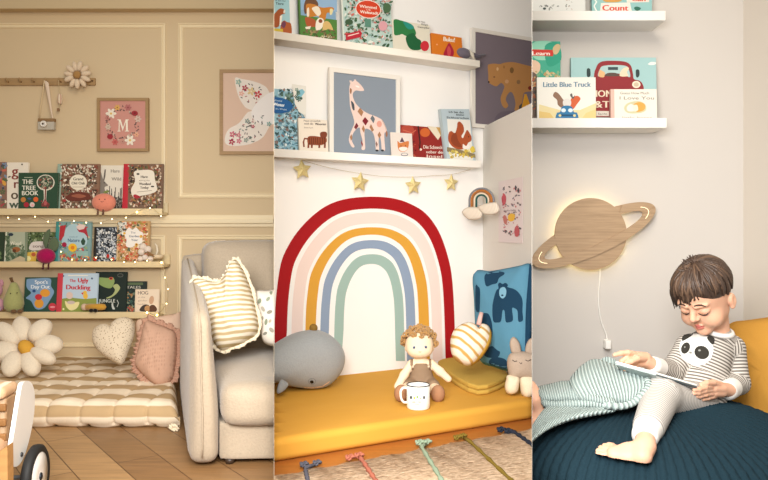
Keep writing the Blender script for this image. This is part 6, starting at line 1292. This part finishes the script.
# brows, lashes
def onhead(pts, off=.0008):
    out = []
    for x, y in pts:
        d = RAY(x, y).normalized(); r = hbv.ray_cast(CAM, d)
        if r[0] is not None: out.append(T.inv @ (r[0]-d*off))
    return out
def facept(r, u, off=.0012):
    o = Vector(hd(r, .2, u)); q = hbv.ray_cast(o, Vector(-fv)); return T.inv @ (q[0]+Vector(fv)*off)
hair_m = mat('#3c2d26', 'paint', .6)
for s_ in (-1, 1):
    MB().tube([facept(s_*r, u) for r, u in ((.011, .0072), (.018, .0086), (.028, .0076), (.037, .0015))], [.0014, .0024, .0023, .0010], mat('#4a342a', 'paint', .8), 6).build('eyebrow', T)
    MB().tube([facept(s_*r, u, .0012) for r, u in ((.012, -.0195), (.0175, -.0245), (.0240, -.0262), (.0305, -.0245), (.0360, -.0190))], [.0008, .0014, .0017, .0015, .0008], mat('#2e211c', 'paint', .5), 6).build('eyelashes', T)
# hair
hh = SDF(HC-.125, HC+.125, .0022)
def hq(c, r, k=.01, op='u'): hh.ell(hd(*c), r, AX3, k, op)
hq((0, -.009, .017), (.0655, .0765, .0715)); hq((0, .030, .030), (.056, .046, .044), .02)
hq((0, .108, -.022), (.070, .080, .060), .006, 's')
hq((.038, .090, -.012), (.036, .044, .036), .006, 's'); hq((.080, .022, -.040), (.050, .050, .042), .006, 's'); hq((-.080, .022, -.040), (.050, .050, .042), .006, 's'); hq((0, -.01, -.092), (.12, .12, .05), .006, 's'); hq((.072, -.010, -.028), (.02, .019, .022), .004, 's')
R = random.Random(11)
m_ = MB(); hm2 = None
def hairmat():
    m, N, L, b = newmat('dark_brown_hair'); n = N.new('ShaderNodeTexNoise'); n.inputs['Scale'].default_value = 60; n.inputs['Detail'].default_value = 4
    L.new(mapped(N, L, (1.6, 1, .25), (0, .35, 0)), n.inputs['Vector']); L.new(mix(N, L, n.outputs['Fac'], rgb('#1f1612'), rgb('#5a4436')), b.inputs['Base Color']); b.inputs['Roughness'].default_value = .5; bump(N, L, b, n.outputs['Fac'], .8, .004); return m
HM = hairmat(); HM2 = mat('#634d3d', 'paint', .5); Vq, Fq_ = sdf_add(m_, hh, HM, T); qbv = bvh_of(Vq, Fq_)
def strand(a0, w0, seed, r0=.0042):
    """a lock from the crown down over the head"""
    Rn = random.Random(seed); pts = []; n_ = 12
    for i in range(n_):
        t = i/(n_-1); th = w0[0]+(w0[1]-w0[0])*t; a = a0+Rn.uniform(-.02, .02)+.25*t*w0[2]
        d = rr_*math.sin(th)*math.cos(a)+fv*math.sin(th)*math.sin(a)+uv*math.cos(th)
        c0_ = Vector(HC+uv*.01); o = c0_+Vector(d)*.2; qs = [b_.ray_cast(o, Vector(-d))[0] for b_ in (qbv, hbv)]; qs = [z_ for z_ in qs if z_ is not None]; q = (max(qs, key=lambda z_: (z_-c0_).length),) if qs else (c0_+Vector(d)*.08,)
        pts.append(T.inv @ (q[0]+Vector(d)*(.0015+.0025*math.sin(t*3.1))))
    m_.tube(pts, [r0*(.45+.8*math.sin(min(1, t*1.15)*math.pi*.82+.25)) for t in np.linspace(0, 1, n_)], HM2 if seed % 4 == 0 else HM, 6)
for k in range(190):
    a = R.uniform(0, math.tau); f_ = max(0, math.sin(a)); strand(a, (R.uniform(.05, .5), 1.52+.20*(1-f_)+R.uniform(-.20, .14)-.06*f_-.55*max(0, math.cos(a))*f_, R.uniform(-1, 1)), k, R.uniform(.0022, .0036))
for k in range(34):       # the fringe falls over the forehead
    r = R.uniform(-.056, .018); x0 = r+.016; e = .004+R.uniform(-.010, .008)-max(0, -r-.005)*.50; q_ = abs(r)
    pts = [T.inv @ Vector(hd(x0*.8, .040, .073)), T.inv @ Vector(hd(x0*.95, .062, .056)), T.inv @ Vector(hd(r*1.0, .076-q_*.40, .036)), T.inv @ Vector(hd(r*1.03-.004, .079-q_*.50, .022)), T.inv @ Vector(hd(r*1.05-.009, .0775-q_*.55, e))]
    m_.tube(pts, [.0035, .0050, .0048, .0036, .0008], HM, 6)
for k in range(30):
    a = R.uniform(1.2, 4.4); th = R.uniform(.05, .5); d = rr_*math.sin(th)*math.cos(a)+fv*math.sin(th)*math.sin(a)+uv*math.cos(th); p = HC+uv*.016+d*.070; q = p+d*.015+fv*R.uniform(-.01, .012)+rr_*R.uniform(-.014, .006)
    m_.tube([T.inv @ Vector(p-d*.01), T.inv @ Vector(p+d*.004), T.inv @ Vector(q)], [.004, .003, .0006], HM, 5)
m_.build('hair', T, label='short tousled dark brown hair')

# clothes
def cloth(name, chains, grow, lo, hi, h, m, k=.012, cut=None, label=None, extra=None):
    sdx = SDF(lo, hi, h)
    for ch, rs in chains: sdx.chain([s0(*p) for p in ch], [r+grow for r in rs], k)
    if extra: extra(sdx)
    if cut: cut(sdx)
    mb = MB(); V, Fq = sdf_add(mb, sdx, m, T); segs = []
    for ch, rs in chains:
        L0 = 0
        for i in range(len(ch)-1):
            a, b = s0(*ch[i]), s0(*ch[i+1]); segs.append((a, b, rs[i], rs[i+1], L0)); L0 += np.linalg.norm(b-a)
    best = np.full(len(V), 9e9); val = np.zeros(len(V))
    for a, b, ra, rb, L0 in segs:
        ab = b-a; t = ((V-a)@ab)/(ab@ab); tc = np.clip(t, 0, 1); d = np.linalg.norm(V-a-tc[:, None]*ab, axis=1)-(ra+(rb-ra)*tc); sel = d < best; best[sel] = d[sel]; val[sel] = (L0+np.clip(t, -.4, 1.4)*np.linalg.norm(ab))[sel]
    mb.attr = {'st': val}; mb.build(name, T, label=label); return V, Fq
def lerp3(a, b, t): return tuple(a[i]+(b[i]-a[i])*t for i in range(3))
strip = stripe_mat('pyjama_stripe_jersey', '#67605a', '#cfc9c1', None, .0086, .50, .2, .12, attr='st', bumps=(500, .15, .001))
strip2 = stripe_mat('pyjama_leg_stripe_jersey', '#928c86', '#cdc8c2', None, .0075, .45, .2, .12, attr='st', bumps=(500, .15, .001))
def scut(sd): sd.ell(s0(717.5, 328, 1.862), (.036, .040, .026), None, .004, 's')
Vs, Fs_ = cloth('pyjama_top', [(torso, tr), ([armL[0], armL[1], lerp3(armL[1], armL[2], .72)], [alr[0], alr[1], .019]), ([armR[0], armR[1], lerp3(armR[1], armR[2], .70)], [arr[0], arr[1], .018]), ([(729, 349, 1.872), (690, 348, 1.868)], [.030, .030])], .0055, (.68, 1.62, .19), (1.0, 1.98, .48), .0026, strip, label='grey and white striped top')
sbv = bvh_of(Vs, Fs_)
white = mat('#e4e0da', 'fabric')
cloth('cuff', [([lerp3(armL[1], armL[2], .62), lerp3(armL[1], armL[2], .93)], [.0215, .0200])], .0050, s0(700, 410, 1.70)-.03, s0(750, 370, 1.90)+.02, .0022, white, label='white ribbed cuff')
cloth('cuff', [([lerp3(armR[1], armR[2], .64), lerp3(armR[1], armR[2], .93)], [.0195, .0180])], .0045, s0(640, 390, 1.66)-.03, s0(690, 350, 1.86)+.02, .0022, white, label='white ribbed cuff')
cl = [Vector(q) for q in ()]
cc = s0(716.5, 329.5, 1.868); nx = np.array([.15, -.30, .93]); nx /= np.linalg.norm(nx); e1 = np.cross(nx, [0, 1, 0]); e1 /= np.linalg.norm(e1); e2 = np.cross(nx, e1)
MB().tube([T.inv @ Vector(cc+e1*.039*math.cos(a)+e2*.039*math.sin(a)) for a in np.linspace(0, math.tau, 40, endpoint=False)], .0068, white, 10, True).build('collar', T, label='white neckband')
cloth('pyjama_trousers', [([legL[0], legL[1], lerp3(legL[1], legL[2], .78)], [llr[0], llr[1], .028]), ([legR[0], legR[1], lerp3(legR[1], legR[2], .8)], [lrr[0], lrr[1], .028])], .006, (.35, 1.38, .17), (.96, 1.95, .36), .0028, strip2, label='pale grey finely striped trousers')
cloth('ankle_cuff', [([lerp3(legL[1], legL[2], .74), lerp3(legL[1], legL[2], 1.0)], [.0280, .0240])], .0045, s0(615, 470, 1.38)-.02, s0(685, 400, 1.66)+.03, .0022, white, label='white ribbed ankle cuff')
# panda face
def pd_(nm, shapes, off, col, lab=None):
    m_ = MB()
    for s_ in shapes: m_.decal(s_, sbv, off, mat(col, 'fabric'), 1.1, inv=T.inv)
    m_.build(nm, T, label=lab)
pd_('panda_print', [spline([(679.5, 350), (681, 341), (688, 335), (697, 334.5), (707, 337), (712.5, 344), (713, 352), (709, 361), (700, 365.5), (690, 364), (683, 359)], 4)], .0012, '#d8d8d2', 'off-white panda head print')
pd_('panda_ear', [spline([(682.5, 341), (683, 334.5), (687, 331.5), (692, 332.5), (692.5, 335)], 4)], .0018, '#35332f')
pd_('panda_ear', [spline([(707, 338), (710.5, 335.5), (714.5, 338.5), (714, 343.5), (711.5, 344)], 4)], .0018, '#35332f')
pd_('panda_eye', [ell(685.5, 348, 4.2, 6.0, 25, 16), ell(701.8, 352.5, 7.6, 6.6, 25, 18)], .0020, '#35332f')
pd_('panda_nose', [ell(690.5, 352.5, 1.5, 1, 15, 10), ell(684.8, 347, .8, .8, 0, 8), ell(699.5, 350.3, 1.3, 1.0, 0, 8)], .0028, '#8a8a84')

# picture book held open
T2 = Thing('open_picture_book', 'open picture book with grey and white cover held across the lap of the child', 'book', None, P(656, 384, 1.69), bay=3)
def slab4(q, th, m, nm, arts=None, **kw):
    q = [T2.inv @ v for v in q]; nrm = (q[1]-q[0]).cross(q[3]-q[0]).normalized()*th; mb = MB(); mb.add(q+[v+nrm for v in q], [(0, 1, 2, 3), (7, 6, 5, 4), (0, 4, 5, 1), (1, 5, 6, 2), (2, 6, 7, 3), (3, 7, 4, 0)], m)
    if arts:
        for c, poly in arts: mb.add([q[0]+(q[1]-q[0])*u_+(q[3]-q[0])*v_-nrm.normalized()*.0006 for u_, v_ in poly], [list(range(len(poly)))], mat(c, 'paint'))
    return mb.build(nm, T2, **kw)
TL, TM, TRr = P(616, 364.5, 1.685), P(656, 375.5, 1.650), P(697, 387.5, 1.685); BL, BM, BR = P(622, 374, 1.750), P(659, 387, 1.710), P(694, 399, 1.742)
cov = mat('#4a5256', 'paint', .4)
slab4([TL, TM, BM, BL], .003, mat('#9aa6a4', 'paint', .4), 'cover', [('#d8dcd8', [(.05, .1), (.4, .1), (.5, .6), (.1, .8)]), ('#c8a888', [(.5, .1), (.7, .1), (.68, .5), (.52, .5)])])
slab4([TM, TRr, BR, BM], .003, cov, 'cover', [('#d4d8d6', [(.0, .0), (.18, .0), (.3, .5), (.12, .9), (0, .7)]), ('#c4c8c6', [(.72, .15), (.95, .1), (.97, .7), (.8, .9)]), ('#6a7478', [(.4, .2), (.6, .25), (.55, .8), (.42, .7)])])
up = Vector((0, .002, .0035))
for a, b, c, d in ((TL, TM, BM, BL), (TM, TRr, BR, BM)):
    slab4([a+up*1.05, b+up*1.05, c+up, d+up], .004, mat('#ece8e0', 'paint'), 'pages')

# blanket
T = Thing('blanket', 'pale sage ribbed knit blanket heaped over the leg of the child', 'blanket', None, P(590, 405, 1.66), bay=3)
def knitmat():
    m, N, L, b = newmat('sage_ribbed_knit'); a = N.new('ShaderNodeAttribute'); a.attribute_name = 'rib'
    mm_ = N.new('ShaderNodeMath'); mm_.operation = 'SINE'; mq = N.new('ShaderNodeMath'); mq.operation = 'MULTIPLY'; mq.inputs[1].default_value = math.tau; L.new(a.outputs['Fac'], mq.inputs[0]); L.new(mq.outputs[0], mm_.inputs[0])
    n = N.new('ShaderNodeTexNoise'); n.inputs['Scale'].default_value = 150; L.new(mapped(N, L), n.inputs['Vector'])
    mr = N.new('ShaderNodeMapRange'); mr.inputs[1].default_value = -1; L.new(mm_.outputs[0], mr.inputs[0])
    L.new(mix(N, L, mr.outputs[0], rgb('#82928f'), rgb('#b6c3bf')), b.inputs['Base Color']); b.inputs['Roughness'].default_value = .95
    ad = N.new('ShaderNodeMath'); ad.operation = 'MULTIPLY_ADD'; L.new(n.outputs['Fac'], ad.inputs[0]); ad.inputs[1].default_value = .5; L.new(mr.outputs[0], ad.inputs[2]); bump(N, L, b, ad.outputs[0], .8, .004); return m
KM = knitmat()
def sheet(grid, nu, nv, thick, ribs, along='u', nm='fold'):
    g = [[T.inv @ (P(*p) if len(p) == 3 else p[0]) for p in row] for row in grid]; mb = MB().patch(g, KM, nu, nv, thick); W = nu+1; half = W*(nv+1); rib = []
    for k in range(2*half):
        q = k % half; u_, v_ = (q % W)/nu, (q//W)/nv; rib.append((u_ if along == 'u' else v_)*ribs)
    mb.attr = {'rib': rib}; return mb.build(nm, T)
# main fold over the knee
sheet([[(572, 379, 1.70), (583, 367, 1.74), (595, 361, 1.77), (612, 366, 1.75), (630, 372, 1.72), (646, 379, 1.70)],
       [(571, 385, 1.66), (584, 376, 1.68), (598, 371, 1.70), (615, 376, 1.69), (632, 381, 1.675), (648, 384, 1.67)],
       [(574, 392, 1.63), (587, 386, 1.645), (602, 383, 1.66), (618, 387, 1.655), (634, 390, 1.65), (645.5, 391, 1.65)],
       [(578, 398, 1.625), (592, 396, 1.63), (606, 395, 1.635), (621, 398, 1.635), (632, 400, 1.635), (639, 398, 1.64)],
       [(584, 403, 1.64), (596, 404, 1.64), (610, 405.5, 1.64), (622, 406, 1.645), (630, 404.5, 1.65), (634, 402, 1.66)]], 60, 40, .012, 22, 'u')
# left roll
sheet([[(538, 389, 1.68), (550, 386, 1.69), (565, 383, 1.70), (580, 384, 1.69), (596, 388, 1.68), (612, 393, 1.67)],
       [(538.5, 393, 1.645), (551, 391, 1.65), (566, 389, 1.655), (582, 391, 1.645), (598, 395, 1.64), (613, 399, 1.635)],
       [(541, 398, 1.635), (553, 398, 1.63), (568, 397, 1.63), (584, 398, 1.625), (600, 401, 1.62), (615, 404, 1.62)],
       [(545, 403, 1.65), (556, 403.5, 1.65), (570, 403, 1.65), (586, 403.5, 1.645), (601, 405, 1.64), (616, 407, 1.64)]], 70, 24, .012, 30, 'u')
sheet([[(540, 396, 1.66), (555, 399, 1.655), (572, 399, 1.65), (590, 398.5, 1.65), (606, 400.5, 1.65)], [(542, 403, 1.63), (556, 404.5, 1.625), (572, 404, 1.62), (590, 403.5, 1.62), (606, 405, 1.62)], [(547, 407, 1.64), (558, 408, 1.64), (573, 408, 1.635), (590, 407.5, 1.63), (606, 408, 1.63)]], 60, 18, .012, 24, 'u')
# apron of the blanket running down the pouf to the left
ap_ = lambda x, y, o=.010: (onpouf(x, y, o),)
sheet([[(552, 404, 1.66), (565, 404, 1.65), (580, 404, 1.64), (595, 404, 1.635), (612, 404, 1.63), (626, 404, 1.64)],
       [(543, 412, 1.60), (556, 410, 1.61), (572, 409, 1.615), (590, 408.5, 1.62), (608, 407.5, 1.625), (624, 407, 1.635)],
       [(534, 423, 1.555), (548, 418.5, 1.575), (564, 414.5, 1.59), (582, 411.5, 1.605), (602, 409.5, 1.615), (620, 409, 1.63)],
       [(520, 445, 1.50), (538, 431, 1.535), (555, 421.5, 1.56), (574, 415.5, 1.585), (596, 412, 1.605), (616, 410.5, 1.625)],
       [(508, 462, 1.46), (529, 443, 1.50), (549, 429, 1.54), (570, 419.5, 1.57), (594, 414, 1.595), (614, 412, 1.62)]], 80, 24, .010, 26, 'u')
mb = MB().tube([T.inv @ P(*p) for p in spline([(646.5, 379.5, 1.672), (648.5, 385, 1.655), (645.5, 391.5, 1.640), (638.5, 398.5, 1.628), (630.5, 404, 1.625), (619, 406.5, 1.618), (604, 405, 1.612)], 6, False)], [.006]+[.0085]*35+[.006], KM, 10); mb.attr = {'rib': [(i//10)*.42 for i in range(len(mb.v))]}; mb.build('hem', T)
sheet([[(596, 362, 1.77), (606, 357, 1.78), (616, 360, 1.77)], [(594, 368, 1.76), (606, 366, 1.77), (618, 368, 1.76)], [(594, 374, 1.75), (606, 374, 1.75), (620, 376, 1.74)]], 20, 14, .006, 8, 'u')
# ------------------------------------------------------------------ everything that reaches a divider butts against it
bpy.context.view_layer.update()
def clip_all():
    e = .0004
    for o, bay in ALL:
        if bay not in (1, 2, 3) or o.type != 'MESH': continue
        mw = o.matrix_world
        planes = []
        if bay == 1: planes = [(K12, -1)]
        if bay == 2: planes = [(K12, 1), (K23, -1)]
        if bay == 3: planes = [(K23, 1)]
        for K, sgn in planes:
            nrm = Vector((1, -K, 0)).normalized()*sgn; co = nrm*e
            me = o.data; vs = [(mw @ v.co-co).dot(nrm) for v in me.vertices]
            if not vs or min(vs) >= 0: continue
            bm = bmesh.new(); bm.from_mesh(me); bm.transform(mw)
            r = bmesh.ops.bisect_plane(bm, geom=bm.verts[:]+bm.edges[:]+bm.faces[:], plane_co=co, plane_no=-nrm, clear_outer=True)
            ed = [x for x in r['geom_cut'] if isinstance(x, bmesh.types.BMEdge)]
            if ed:
                ed = [x for x in ed if x.is_valid and len(x.link_faces) == 1]
                try: bmesh.ops.holes_fill(bm, edges=ed, sides=0)
                except Exception: pass
            bm.transform(mw.inverted())
            if o.data.users > 1: o.data = o.data.copy()
            bm.to_mesh(o.data); bm.free()
clip_all()
for o, bay in list(ALL):
    if o.type == 'MESH' and len(o.data.vertices) == 0: bpy.data.objects.remove(o)
for o in list(COL.objects):
    if o.type == 'EMPTY' and not o.children: bpy.data.objects.remove(o)
